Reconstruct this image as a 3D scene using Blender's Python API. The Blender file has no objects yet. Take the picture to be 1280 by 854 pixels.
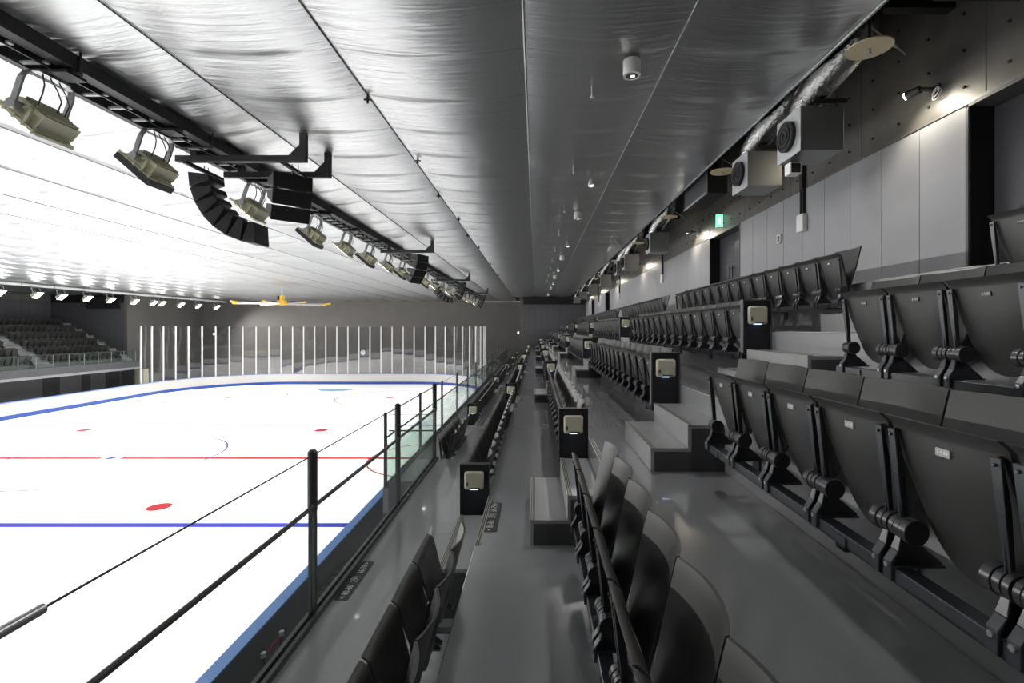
import bpy, bmesh, math, random
from mathutils import Vector, Matrix
R = random.Random(7)
scene = bpy.context.scene
col = scene.collection

# ---------------------------------------------------------------- camera, world, exposure
# origin = camera; +y into the hall, +x away from the rink, z up. 17 mm shift lens, level.
FPX, VPX, VPY = 604.0, 670.0, 411.0
cam_d = bpy.data.cameras.new('camera')
cam_d.sensor_width = 36.0
cam_d.lens = FPX * 36.0 / 1280.0
cam_d.shift_x = -(VPX - 640.0) / 1280.0
cam_d.shift_y = (VPY - 427.0) / 1280.0
cam_d.clip_start = 0.02
cam_d.clip_end = 300
cam = bpy.data.objects.new('camera', cam_d)
cam.rotation_euler = (math.pi / 2, 0, 0)
col.objects.link(cam)
scene.camera = cam
w = bpy.data.worlds.new('world'); scene.world = w; w.use_nodes = True
w.node_tree.nodes['Background'].inputs[0].default_value = (0.5, 0.55, 0.6, 1)
w.node_tree.nodes['Background'].inputs[1].default_value = 0.02
scene.view_settings.view_transform = 'Standard'
scene.view_settings.look = 'None'
scene.view_settings.gamma = 1.0
scene.view_settings.use_curve_mapping = False
scene.view_settings.exposure = 0.12
scene.cycles.transparent_max_bounces = 40
FLOOD_W = 820.0       # each floodlight of the closer truss
FAR_W = 1600.0        # each floodlight of the far truss
WALL_W = 45.0         # each wall spotlight
DOWN_W = 120.0          # each stand downlight

# ---------------------------------------------------------------- materials
MATS = {}
def mat(name, color, rough=0.5, metal=0.0, spec=0.5, emit=None, estr=0.0, noise=0.0, nscale=6.0,
        bump=0.0, bscale=40.0, bmap=(1, 1, 1), coat=0.0, rnoise=0.0, nmap=(1, 1, 1)):
    m = bpy.data.materials.new(name); m.use_nodes = True
    nt = m.node_tree; N = nt.nodes; L = nt.links
    p = N['Principled BSDF']
    p.inputs['Base Color'].default_value = (*color, 1)
    p.inputs['Roughness'].default_value = rough
    p.inputs['Metallic'].default_value = metal
    p.inputs['Specular IOR Level'].default_value = spec
    p.inputs['Coat Weight'].default_value = coat
    tc = N.new('ShaderNodeTexCoord')
    if emit:
        p.inputs['Emission Color'].default_value = (*emit, 1)
        p.inputs['Emission Strength'].default_value = estr
    if noise or rnoise:
        mp = N.new('ShaderNodeMapping'); mp.inputs['Scale'].default_value = nmap
        L.new(tc.outputs['Object'], mp.inputs['Vector'])
        t = N.new('ShaderNodeTexNoise'); t.inputs['Scale'].default_value = nscale
        t.inputs['Detail'].default_value = 5
        L.new(mp.outputs[0], t.inputs['Vector'])
        if noise:
            r = N.new('ShaderNodeMapRange')
            r.inputs['From Min'].default_value = 0.3; r.inputs['From Max'].default_value = 0.7
            r.inputs['To Min'].default_value = 1 - noise; r.inputs['To Max'].default_value = 1 + noise
            L.new(t.outputs['Fac'], r.inputs['Value'])
            mx = N.new('ShaderNodeVectorMath'); mx.operation = 'SCALE'
            mx.inputs[0].default_value = color
            L.new(r.outputs[0], mx.inputs['Scale'])
            L.new(mx.outputs[0], p.inputs['Base Color'])
        if rnoise:
            r = N.new('ShaderNodeMapRange')
            r.inputs['From Min'].default_value = 0.3; r.inputs['From Max'].default_value = 0.7
            r.inputs['To Min'].default_value = max(0.02, rough - rnoise); r.inputs['To Max'].default_value = rough + rnoise
            L.new(t.outputs['Fac'], r.inputs['Value']); L.new(r.outputs[0], p.inputs['Roughness'])
    if bump:
        mp = N.new('ShaderNodeMapping'); mp.inputs['Scale'].default_value = bmap
        L.new(tc.outputs['Object'], mp.inputs['Vector'])
        t = N.new('ShaderNodeTexNoise'); t.inputs['Scale'].default_value = bscale
        t.inputs['Detail'].default_value = 4
        L.new(mp.outputs[0], t.inputs['Vector'])
        b = N.new('ShaderNodeBump'); b.inputs['Strength'].default_value = bump
        b.inputs['Distance'].default_value = 0.02
        L.new(t.outputs['Fac'], b.inputs['Height']); L.new(b.outputs[0], p.inputs['Normal'])
    MATS[name] = m
    return m

def glass_mat(name, tint, refl=1.0, wob=0.0, wscale=1.0):
    m = bpy.data.materials.new(name); m.use_nodes = True
    nt = m.node_tree; N = nt.nodes; L = nt.links
    N.remove(N['Principled BSDF'])
    out = [n for n in N if n.type == 'OUTPUT_MATERIAL'][0]
    tr = N.new('ShaderNodeBsdfTransparent'); tr.inputs[0].default_value = (*tint, 1)
    gl = N.new('ShaderNodeBsdfGlossy'); gl.inputs['Roughness'].default_value = 0.01
    lw = N.new('ShaderNodeLayerWeight'); lw.inputs['Blend'].default_value = 0.5
    pw = N.new('ShaderNodeMath'); pw.operation = 'POWER'; pw.inputs[1].default_value = 5.0
    L.new(lw.outputs['Facing'], pw.inputs[0])
    fr = N.new('ShaderNodeMath'); fr.operation = 'MULTIPLY_ADD'      # Schlick
    fr.inputs[1].default_value = 0.96; fr.inputs[2].default_value = 0.04
    L.new(pw.outputs[0], fr.inputs[0])
    ml = N.new('ShaderNodeMath'); ml.operation = 'MULTIPLY'; ml.inputs[1].default_value = refl
    ml.use_clamp = True
    mx = N.new('ShaderNodeMixShader')
    L.new(fr.outputs[0], ml.inputs[0]); L.new(ml.outputs[0], mx.inputs[0])
    L.new(tr.outputs[0], mx.inputs[1]); L.new(gl.outputs[0], mx.inputs[2])
    L.new(mx.outputs[0], out.inputs[0])
    if wob:
        tc = N.new('ShaderNodeTexCoord')
        t = N.new('ShaderNodeTexNoise'); t.inputs['Scale'].default_value = wscale
        t.inputs['Detail'].default_value = 1
        L.new(tc.outputs['Object'], t.inputs['Vector'])
        b = N.new('ShaderNodeBump'); b.inputs['Strength'].default_value = 1.0
        b.inputs['Distance'].default_value = wob
        L.new(t.outputs['Fac'], b.inputs['Height']); L.new(b.outputs[0], gl.inputs['Normal'])
    MATS[name] = m
    return m

def foil_mat():
    m = bpy.data.materials.new('silver_foil'); m.use_nodes = True
    nt = m.node_tree; N = nt.nodes; L = nt.links; p = N['Principled BSDF']
    p.inputs['Base Color'].default_value = (0.60, 0.605, 0.615, 1)
    p.inputs['Metallic'].default_value = 1.0
    p.inputs['Roughness'].default_value = 0.33
    tc = N.new('ShaderNodeTexCoord')
    def tex(sc, scale, detail, dist=0.0):
        mp = N.new('ShaderNodeMapping'); mp.inputs['Scale'].default_value = sc
        L.new(tc.outputs['Object'], mp.inputs['Vector'])
        t = N.new('ShaderNodeTexNoise'); t.inputs['Scale'].default_value = scale
        t.inputs['Detail'].default_value = detail; t.inputs['Distortion'].default_value = dist
        L.new(mp.outputs[0], t.inputs['Vector']); return t
    prev = None
    for sc, s, d, dist, strength, distance in (((0.30, 1.5, 1), 1.1, 2, 0.5, 0.60, 0.026),
                                               ((0.45, 6.0, 1), 1.5, 3, 0.8, 1.0, 0.0110),
                                               ((2.5, 9.0, 1), 2.5, 2, 0.5, 0.9, 0.0040),
                                               ((9, 0.8, 1), 2.0, 1, 0.0, 0.35, 0.0016)):
        t = tex(sc, s, d, dist)
        b = N.new('ShaderNodeBump'); b.inputs['Strength'].default_value = strength
        b.inputs['Distance'].default_value = distance
        L.new(t.outputs['Fac'], b.inputs['Height'])
        if prev: L.new(prev.outputs[0], b.inputs['Normal'])
        prev = b
    L.new(prev.outputs[0], p.inputs['Normal'])
    MATS['foil'] = m
foil_mat()
mat('lap', (0.10, 0.10, 0.10), 0.6)
mat('ice', (0.88, 0.892, 0.89), 0.35, spec=0.2)
mat('ice_blue', (0.035, 0.042, 0.34), 0.7, spec=0.05)
mat('ice_red', (0.36, 0.018, 0.025), 0.7, spec=0.05)
mat('ice_thin_blue', (0.06, 0.08, 0.28), 0.7, spec=0.05)
mat('ice_thin_red', (0.26, 0.08, 0.075), 0.7, spec=0.05)
mat('ice_crease', (0.24, 0.38, 0.48), 0.7, spec=0.05)
mat('board_white', (0.43, 0.42, 0.40), 0.35)
mat('board_blue', (0.004, 0.042, 0.25), 0.35)
mat('cap_blue', (0.07, 0.16, 0.42), 0.35)
mat('board_dark', (0.08, 0.088, 0.09), 0.6)
mat('epoxy', (0.29, 0.293, 0.303), 0.22, noise=0.05, nscale=1.2, bump=0.02, bscale=4, coat=0.7)
mat('step', (0.32, 0.323, 0.325), 0.28, noise=0.06, nscale=3)
mat('cheek', (0.06, 0.061, 0.063), 0.6)
mat('nosing', (0.42, 0.42, 0.36), 0.4, metal=0.3)
mat('nosing_groove', (0.03, 0.03, 0.03), 0.6)
mat('seat', (0.036, 0.036, 0.0355), 0.42, bump=0.06, bscale=300)
mat('seat_metal', (0.030, 0.033, 0.040), 0.33, spec=0.7)
mat('hinge', (0.032, 0.033, 0.037), 0.30, spec=0.7)
mat('panel_dark', (0.014, 0.014, 0.018), 0.5)
mat('panel_edge', (0.09, 0.09, 0.092), 0.5)
mat('cream', (0.62, 0.60, 0.46), 0.45)
mat('led', (0.8, 0.9, 1), 0.4, emit=(0.45, 0.65, 1.0), estr=3.0)
mat('post_white', (0.46, 0.46, 0.45), 0.4)
mat('under_wall', (0.045, 0.044, 0.046), 0.7)
mat('white_paint', (0.78, 0.78, 0.76), 0.4)
mat('white_text', (0.8, 0.8, 0.8), 0.5)
mat('plate', (0.035, 0.035, 0.037), 0.4)
mat('plate_light', (0.36, 0.36, 0.36), 0.4)
mat('sticker', (0.022, 0.022, 0.023), 0.45)
mat('rail', (0.055, 0.056, 0.058), 0.35, metal=0.2)
mat('cable', (0.10, 0.10, 0.10), 0.35, metal=0.8)
mat('wall_panel', (0.31, 0.313, 0.333), 0.50, bump=0.05, bscale=120, bmap=(1, 0.15, 1), noise=0.05, nscale=1.3)
mat('wall_trim', (0.16, 0.16, 0.165), 0.4, metal=0.5)
mat('wool_board', (0.11, 0.105, 0.095), 0.42, noise=0.16, nscale=3, bump=0.12, bscale=22, bmap=(1, 0.5, 1))
mat('joint', (0.008, 0.008, 0.008), 0.8)
mat('black', (0.007, 0.007, 0.008), 0.7)
mat('door', (0.052, 0.052, 0.060), 0.38)
mat('far_wall', (0.115, 0.108, 0.101), 0.8, noise=0.07, nscale=0.7)
mat('far_panel', (0.085, 0.085, 0.095), 0.6)
mat('fascia', (0.075, 0.075, 0.08), 0.5)
mat('duct', (0.30, 0.305, 0.31), 0.36, metal=0.75)
mat('duct_dark', (0.09, 0.095, 0.105), 0.3, metal=0.6)
mat('duct_face', (0.58, 0.60, 0.62), 0.3, metal=0.6)
mat('flex', (0.28, 0.28, 0.28), 0.22, metal=1.0, bump=0.9, bscale=18)
mat('disc', (0.62, 0.53, 0.34), 0.45)
mat('truss', (0.055, 0.056, 0.058), 0.5, metal=0.2)
mat('truss_pale', (0.62, 0.63, 0.63), 0.4)
mat('galv', (0.50, 0.51, 0.52), 0.32, metal=0.8)
mat('olive', (0.70, 0.68, 0.50), 0.42, metal=0.25)
mat('visor', (0.035, 0.035, 0.04), 0.5)
mat('lens', (0.9, 0.9, 0.9), 0.3, emit=(1.0, 0.97, 0.90), estr=22.0)
mat('lens_dim', (0.9, 0.9, 0.9), 0.2)
mat('speaker', (0.010, 0.010, 0.012), 0.55)
mat('speaker_side', (0.026, 0.026, 0.029), 0.5)
mat('yellow', (0.85, 0.52, 0.03), 0.4)
mat('blade', (0.66, 0.66, 0.66), 0.35, metal=0.3)
mat('red_belt', (0.45, 0.02, 0.03), 0.5)
mat('exit_green', (0.1, 0.7, 0.4), 0.4, emit=(0.25, 1.0, 0.6), estr=1.3)
mat('exit_white', (0.9, 0.9, 0.9), 0.4, emit=(0.9, 1.0, 0.95), estr=1.2)
mat('lamp_hot', (1, 1, 1), 0.3, emit=(1.0, 0.90, 0.68), estr=120.0)
mat('lamp_white', (0.9, 0.9, 0.88), 0.3, emit=(1, 0.97, 0.9), estr=1.0)
glass_mat('rail_glass', (0.93, 0.975, 0.955), 0.8)
glass_mat('rink_glass', (0.975, 0.98, 0.98), 2.1, wob=0.03, wscale=0.35)

# ---------------------------------------------------------------- mesh helpers
class MB:
    def __init__(s): s.v = []; s.f = []; s.m = []
    def _add(s, vs, fs, m):
        o = len(s.v); s.v += [tuple(p) for p in vs]
        for f in fs: s.f.append(tuple(i + o for i in f)); s.m.append(m)
        return s
    def box(s, x0, x1, y0, y1, z0, z1, m=0):
        vs = [(x, y, z) for z in (z0, z1) for y in (y0, y1) for x in (x0, x1)]
        return s._add(vs, [(0, 2, 3, 1), (4, 5, 7, 6), (0, 1, 5, 4), (2, 6, 7, 3), (0, 4, 6, 2), (1, 3, 7, 5)], m)
    def hexa(s, a, b, m=0):     # two quads a, b (4 pts each) joined
        return s._add(list(a) + list(b), [(3, 2, 1, 0), (4, 5, 6, 7), (0, 1, 5, 4), (1, 2, 6, 5), (2, 3, 7, 6), (3, 0, 4, 7)], m)
    def prism(s, poly, axis, a0, a1, m=0):
        n = len(poly)
        def P(p, a):
            if axis == 'y': return (p[0], a, p[1])
            if axis == 'x': return (a, p[0], p[1])
            return (p[0], p[1], a)
        vs = [P(p, a0) for p in poly] + [P(p, a1) for p in poly]
        fs = [tuple(range(n)), tuple(range(2 * n - 1, n - 1, -1))] + [(i, (i + 1) % n, (i + 1) % n + n, i + n) for i in range(n)]
        return s._add(vs, fs, m)
    def cyl(s, p0, p1, r, n=12, r2=None, m=0):
        p0 = Vector(p0); p1 = Vector(p1); r2 = r if r2 is None else r2
        d = (p1 - p0).normalized(); a = d.orthogonal().normalized(); b = d.cross(a)
        vs = []
        for p, rr in ((p0, r), (p1, r2)):
            for i in range(n):
                t = 2 * math.pi * i / n
                vs.append(p + (a * math.cos(t) + b * math.sin(t)) * rr)
        fs = [tuple(range(n - 1, -1, -1)), tuple(range(n, 2 * n))] + [(i, (i + 1) % n, (i + 1) % n + n, i + n) for i in range(n)]
        return s._add(vs, fs, m)
    def tube(s, pts, r, n=8, m=0, closed=False):
        pts = [Vector(p) for p in pts]; N_ = len(pts); vs = []; prev = None
        for i, p in enumerate(pts):
            a = pts[i - 1] if (i > 0 or closed) else p
            b = pts[(i + 1) % N_] if (i < N_ - 1 or closed) else p
            d = (b - a).normalized()
            u = d.orthogonal().normalized() if prev is None else (prev - d * prev.dot(d)).normalized()
            prev = u; q = d.cross(u)
            rr = r[i] if isinstance(r, (list, tuple)) else r
            for k in range(n):
                t = 2 * math.pi * k / n
                vs.append(p + (u * math.cos(t) + q * math.sin(t)) * rr)
        fs = []
        for i in range(N_ if closed else N_ - 1):
            j = (i + 1) % N_
            for k in range(n):
                fs.append((i * n + k, i * n + (k + 1) % n, j * n + (k + 1) % n, j * n + k))
        if not closed:
            fs.append(tuple(range(n - 1, -1, -1))); fs.append(tuple((N_ - 1) * n + k for k in range(n)))
        return s._add(vs, fs, m)
    def shell(s, fn, nu, nv, th, m=0):   # fn(u,v)->(x,y,z); thickness along +x
        vs = []
        for side in (0, 1):
            for j in range(nv + 1):
                for i in range(nu + 1):
                    x, y, z = fn(-1 + 2 * i / nu, j / nv)
                    vs.append((x + side * th, y, z))
        W = nu + 1; O = W * (nv + 1); fs = []
        for j in range(nv):
            for i in range(nu):
                a = j * W + i
                fs.append((a, a + W, a + W + 1, a + 1)); fs.append((O + a, O + a + 1, O + a + W + 1, O + a + W))
        ring = [i for i in range(W)] + [j * W + nu for j in range(1, nv + 1)] + [nv * W + i for i in range(nu - 1, -1, -1)] + [j * W for j in range(nv - 1, 0, -1)]
        for a, b in zip(ring, ring[1:] + ring[:1]): fs.append((a, b, O + b, O + a))
        return s._add(vs, fs, m)
    def merge(s, o, off=(0, 0, 0), mmap=None):
        return s._add([(v[0] + off[0], v[1] + off[1], v[2] + off[2]) for v in o.v], o.f, 0) if mmap is None else s
    def mesh(s, name, mats, smooth=False, bevel=0.0):
        me = bpy.data.meshes.new(name); me.from_pydata(s.v, [], s.f)
        for m in (mats if isinstance(mats, (list, tuple)) else [mats]): me.materials.append(MATS[m])
        for p, mi in zip(me.polygons, s.m): p.material_index = mi
        bm = bmesh.new(); bm.from_mesh(me); bmesh.ops.recalc_face_normals(bm, faces=bm.faces)
        if bevel:
            es = [e for e in bm.edges if len(e.link_faces) == 2 and e.calc_face_angle(0) > 0.6]
            bmesh.ops.bevel(bm, geom=es, offset=bevel, segments=1, affect='EDGES', clamp_overlap=True)
        bm.to_mesh(me); bm.free()
        if smooth:
            for p in me.polygons: p.use_smooth = True
            try: me.set_sharp_from_angle(angle=math.radians(smooth if smooth > 1 else 40))
            except Exception: pass
        me.update(); return me
    def obj(s, name, mats, parent=None, loc=(0, 0, 0), smooth=False, bevel=0.0):
        return inst(name, s.mesh(name, mats, smooth, bevel), parent, loc)

def inst(name, me, parent=None, loc=(0, 0, 0), rot=None):
    o = bpy.data.objects.new(name, me); col.objects.link(o); o.location = loc
    if parent is not None: o.parent = parent
    if rot: o.rotation_euler = rot
    return o
def tag(o, label, cat, group=None, kind=None):
    o['label'] = label
    if cat: o['category'] = cat
    if group: o['group'] = group
    if kind: o['kind'] = kind
    return o
def thing(name, loc, label, cat, group=None, rot=None):
    o = bpy.data.objects.new(name, None); o.empty_display_size = 0.1
    col.objects.link(o); o.location = loc
    if rot: o.rotation_euler = rot
    return tag(o, label, cat, group)
def struct(o, label=None):
    o['kind'] = 'structure'
    if label: o['label'] = label
    return o
ORD = ['first', 'second', 'third', 'fourth', 'fifth', 'sixth', 'seventh', 'eighth', 'ninth', 'tenth', 'eleventh',
       'twelfth', 'thirteenth', 'fourteenth', 'fifteenth', 'sixteenth', 'seventeenth', 'eighteenth', 'nineteenth', 'twentieth',
       'twenty-first', 'twenty-second', 'twenty-third', 'twenty-fourth', 'twenty-fifth', 'twenty-sixth']
_txt = {}
def text_mesh(body, size):
    k = (body, size)
    if k not in _txt:
        c = bpy.data.curves.new('lettering', 'FONT'); c.body = body; c.size = size
        c.align_x = 'CENTER'; c.align_y = 'CENTER'; c.resolution_u = 2
        o = bpy.data.objects.new('lettering', c); col.objects.link(o)
        dg = bpy.context.evaluated_depsgraph_get()
        me = bpy.data.meshes.new_from_object(o.evaluated_get(dg))
        vs = [tuple(v.co) for v in me.vertices]; fs = [tuple(p.vertices) for p in me.polygons]
        bpy.data.objects.remove(o); bpy.data.curves.remove(c); bpy.data.meshes.remove(me)
        _txt[k] = (vs, fs)
    return _txt[k]

# ---------------------------------------------------------------- measured cross-section of the stand
ROWX = {1: -1.77, 2: -0.75, 3: 0.325, 4: 1.325, 5: 2.32, 6: 3.42}      # hinge line of each row
ROWZ = {1: -2.47, 2: -1.93, 3: -1.325, 4: -0.714, 5: -0.14, 6: 0.434}
FLZ = {n: ROWZ[n] - 0.47 for n in ROWZ}; FLZ[7] = 0.52                  # floor under each row's feet
RIS = {n: ROWX[n] + 0.24 for n in ROWX}                                 # riser behind each row
XR, XO, XW = -1.84, -2.76, 4.90                                         # near rail, outer rail, wall
YB, YE, YF = -9.0, 47.7, 54.5                                           # back, stand end wall, far wall
ICE, CEIL = -5.99, 3.20
PITCH = 0.46
STAIR0, STAIRW, PERIOD = 4.0, 1.17, 7.7
STAIRS = [STAIR0 + PERIOD * k for k in range(6)]
BLOCK = [5.27 + PERIOD * k for k in range(6)]
YG = 8.9                                                                # where the front row begins
CX, CY, HX, HY, CR = -19.66, 22.35, 15.0, 29.66, 8.5                    # rink
MIR = 2 * CX

# ---------------------------------------------------------------- large structure
ice = MB(); ice.box(CX - HX - 0.2, CX + HX + 0.2, CY - HY - 0.2, CY + HY + 0.2, ICE - 0.1, ICE)
ice = struct(ice.obj('floor', 'ice'), 'white ice sheet of the rink')
g = MB(); g.box(-60, 6, YB - 3, YF + 3, ICE - 0.3, ICE - 0.11)
struct(g.obj('floor', 'epoxy'), 'grey floor around and below the rink')

for n in (2, 3, 4, 5, 6, 7):
    x0 = RIS[n - 1]; x1 = RIS[n] if n < 7 else XW + 0.6
    m = MB(); zb = FLZ[n - 1] - 0.25
    if n == 2:
        m.box(XR - 0.06, x1, YB, YG, FLZ[n] - 0.8, FLZ[n])
        m.box(x0, x1, YG, YE, zb, FLZ[n])
    else:
        m.box(x0, x1, YB, YE, zb, FLZ[n])
    fl = struct(m.obj('floor', 'epoxy', bevel=0.006), 'grey coated terrace floor of the seating stand')
    # metal nosing where the stairs meet this floor
    for k, ys in enumerate(STAIRS):
        if n == 2 and k == 0: continue
        m = MB()
        m.box(x0 + 0.0, x0 + 0.05, ys, ys + STAIRW, FLZ[n], FLZ[n] + 0.006, 0)
        for q in range(2): m.box(x0 + 0.012 + q * 0.017, x0 + 0.020 + q * 0.017, ys, ys + STAIRW, FLZ[n] + 0.006, FLZ[n] + 0.0075, 1)
        m.obj('nosing', ['nosing', 'nosing_groove'], fl)
m = MB(); m.box(XO - 0.06, RIS[1], YG, YE, FLZ[1] - 0.45, FLZ[1])
struct(m.obj('floor', 'epoxy'), 'lowest grey terrace floor behind the outer glass rail')
m = MB(); m.box(XR - 0.06, XR + 0.1, YB, YG, ICE, FLZ[2] - 0.8); m.box(XO - 0.06, XO + 0.1, YG, YE, ICE, FLZ[1] - 0.45)
struct(m.obj('wall_front', 'board_dark'), 'dark base wall under the seating stand')

# right wall with vertical grey panels, recessed doors and dark upper boards
WT = 2.546
m = MB(); m.box(XW + 0.34, XW + 0.5, YB, YE + 0.5, FLZ[7] - 0.2, 5.0)
wall_r = struct(m.obj('wall_right', 'black'), 'wall behind the top row of seats')
DOORS = [(3.5, 5.5), (11.6, 13.62), (32.1, 34.1), (40.4, 42.4)]
PW = 0.67
wp = MB(); wp.box(XW, XW + 0.05, 0.004, PW - 0.004, FLZ[7], WT); wp_me = wp.mesh('wall_panel', 'wall_panel', bevel=0.003)
def seg(a, b, me, dn):
    n = max(1, round((b - a) / PW)); s_ = (b - a) / n / PW
    for i in range(n):
        o = inst('wall_panel', me, wall_r, (0, a + i * PW * s_, 0)); o.scale = (1, s_, 1)
edges = [(-2.6, DOORS[0][0])] + [(DOORS[i][1], DOORS[i + 1][0]) for i in range(3)] + [(DOORS[3][1], YE)]
for a, b in edges: seg(a, b, wp_me, None)
m = MB(); m.box(XW + 0.05, XW + 0.34, YB, -2.6, FLZ[7], WT)
for a, b in edges: m.box(XW + 0.05, XW + 0.34, a, b, FLZ[7] - 0.1, WT)
m.obj('wall_core', 'joint', wall_r)
m = MB(); m.box(XW - 0.012, XW + 0.34, YB, YE, WT, WT + 0.03); m.obj('trim_strip', 'wall_trim', wall_r)
bd = MB(); bd.box(XW + 0.01, XW + 0.06, 0.004, 2.026, WT + 0.03, 4.6); bd_me = bd.mesh('upper_board', 'wool_board', bevel=0.003)
for i in range(-2, 21): inst('upper_board', bd_me, wall_r, (0, 5.27 + i * 2.03, 0))
m = MB(); m.box(XW + 0.06, XW + 0.34, YB, YE, WT + 0.03, 5.0); m.obj('board_backing', 'joint', wall_r)
m = MB()
for i in range(-2, 21):
    for a in range(4):
        for b in range(4):
            y = 5.27 + i * 2.03 + 0.26 + a * 0.5; z = WT + 0.22 + b * 0.42
            m.cyl((XW + 0.012, y, z), (XW - 0.012, y, z), 0.017, 6)
o = m.obj('fixing_pin', 'black', wall_r); o['kind'] = 'stuff'
for i, (a, b) in enumerate(DOORS):
    nm = 'door_%d' % (i + 1)
    root = bpy.data.objects.new(nm, None); col.objects.link(root); root.location = (XW, a, FLZ[7]); struct(root, 'grey double door in a dark recess')
    H = WT - FLZ[7]; W = b - a
    m = MB()
    m.box(-0.012, 0.34, -0.0, 0.035, 0, H); m.box(-0.012, 0.34, W - 0.035, W, 0, H); m.box(-0.012, 0.34, 0, W, H - 0.035, H - 0.002)
    m.obj('door_frame', 'panel_edge', root)
    m = MB(); m.box(0.0, 0.30, 0.036, 0.05, 0, H - 0.036); m.box(0.0, 0.30, W - 0.05, W - 0.036, 0, H - 0.036); m.obj('reveal', 'black', root)
    h2 = (W - 0.1) / 2
    for s in (0, 1):
        m = MB(); m.box(0.26, 0.31, 0.05 + s * h2 + 0.006, 0.05 + (s + 1) * h2 - 0.006, 0.01, H - 0.05)
        lf = m.obj('door_leaf', 'door', root, bevel=0.004)
        yy = W / 2 + (0.09 if s else -0.09)
        m = MB(); m.cyl((0.19, yy, 0.72), (0.19, yy, 1.12), 0.014, 8); m.cyl((0.19, yy, 0.78), (0.27, yy, 0.78), 0.01, 6); m.cyl((0.19, yy, 1.06), (0.27, yy, 1.06), 0.01, 6)
        m.obj('door_handle', 'black', lf)

# end walls of the stands, far wall, left wall, back wall, deck above
def panel_wall(name, x0, x1, y, z0, z1, label):
    m = MB(); m.box(x0, x1, y + 0.05, y + 0.4, z0, 5.0); wl = struct(m.obj(name, 'joint'), label)
    n = round((x1 - x0) / 0.6); s = (x1 - x0) / n
    for zz0, zz1 in ((z0, -0.75), (-0.74, z1)):
        q = MB(); q.box(0.006, s - 0.006, 0, 0.06, zz0, zz1); me = q.mesh('wall_panel', 'far_panel')
        for i in range(n): inst('wall_panel', me, wl, (x0 + i * s, y, 0))
    m = MB(); m.box(x0, x1, y - 0.05, y + 0.06, z1 + 0.01, 5.0); m.obj('upper_band', 'black', wl)
    return wl
panel_wall('wall_end', -1.25, XW + 0.4, YE, FLZ[1] - 0.5, 2.40, 'grey panelled end wall of the near stand')
panel_wall('wall_end', -45.0, -38.07, 44.7, -4.0, 2.40, 'grey panelled end wall of the opposite stand')
m = MB(); m.box(-60, 6, YF, YF + 0.3, ICE - 0.2, 5.0); m.box(-1.55, -1.25, YE, YF, ICE, 5.0); m.box(-38.07, -37.8, 44.7, YF, ICE, 5.0)
far = struct(m.obj('wall_far', 'far_wall'), 'dark grey wall behind the far end of the rink')
m = MB(); m.box(-45.3, -44.9, YB, YE + 0.4, ICE, 5.0)
wall_l = struct(m.obj('wall_left', 'joint'), 'grey panelled wall behind the opposite stand')
q = MB(); q.box(-44.95, -44.86, 0.006, 0.664, -1.2, 2.40); me = q.mesh('wall_panel', 'far_panel')
for i in range(38): inst('wall_panel', me, wall_l, (0, 22.0 + i * 0.67, 0))
q = MB(); q.box(-44.95, -44.84, 0.0, 2.0, 2.42, 5.0); me = q.mesh('upper_board', 'wool_board')
for i in range(13): inst('upper_board', me, wall_l, (0, 22.0 + i * 2.01, 0))
m = MB(); m.box(-60, 6, YB - 0.3, YB, ICE - 0.2, 5.0)
struct(m.obj('wall_back', 'far_wall'), 'dark wall behind the camera')
m = MB(); m.box(-60, 6, YB - 0.3, YF + 0.3, 4.7, 5.0)
struct(m.obj('trim_1', 'black'), 'black roof deck above the foil ceiling')

# foil ceiling: sagging sheets between wires
seams = [3.40, 1.58, -0.13, -2.30, -4.25, -6.30, -8.45]
while seams[-1] > -44: seams.append(seams[-1] - 2.1)
ceil_root = bpy.data.objects.new('ceiling', None); col.objects.link(ceil_root); struct(ceil_root, 'silver foil membrane ceiling')
LAP = 1.09
def sheet(xa, xb, y0, y1, idx):      # xa > xb
    ys = []; y = y0
    laps = [5.5 + LAP * i for i in range(-14, 48)]
    for a, b in zip(laps, laps[1:]):
        if b < y0 or a > y1: continue
        ys += [(a + 0.004, 0)] + [(a + (b - a) * t, t) for t in (0.12, 0.25, 0.38, 0.5, 0.62, 0.75, 0.88)] + [(b - 0.004, 1)]
    NX = 14; vs = []; fs = []; rr = random.Random(idx * 13 + 5)
    ph = [(rr.uniform(0.3, 0.9), rr.uniform(0, 6.3), rr.uniform(-1.5, 1.5)) for _ in range(4)]
    sag = (0.085 if idx < 4 else 0.12) * (xa - xb) / 2.0
    for (yy, t) in ys:
        lap_i = int((yy - 0.002) / LAP); lr = random.Random(idx * 1000 + lap_i)
        amp = lr.uniform(0.002, 0.006)
        for i in range(NX + 1):
            u = i / NX; x = xa + (xb - xa) * u
            s4 = 4 * u * (1 - u)
            z = CEIL - sag * s4 - amp * s4 * math.sin(math.pi * t) - 0.004 * t * s4
            z += 0.004 * s4 * sum(math.sin(yy * f * 5 + p + x * k) for f, p, k in ph)
            vs.append((x, yy, z))
    W = NX + 1
    for j in range(len(ys) - 1):
        for i in range(NX): a = j * W + i; fs.append((a, a + 1, a + W + 1, a + W))
    b = MB(); b._add(vs, fs, 0)
    b.m = [1 if (k // NX) % 9 == 8 and ys[k // NX][0] < 15 else 0 for k in range(len(fs))]
    return b.obj('ceiling_sheet', ['foil', 'lap'], ceil_root, smooth=35)
for i, (a, b) in enumerate(zip(seams, seams[1:])): sheet(a, b, YB, (47.2 if a > -1.0 else YF), i)
for i, x in enumerate(seams):
    m = MB(); y1 = 47.2 if x > -1 else YF
    m.cyl((x, YB, CEIL - 0.012), (x, y1, CEIL - 0.012), 0.011 if 0 < i < 3 else (0.02 if i == 0 else 0.008), 6)
    m.obj('ceiling_wire', 'galv' if i < 3 else 'cable', ceil_root)
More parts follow.
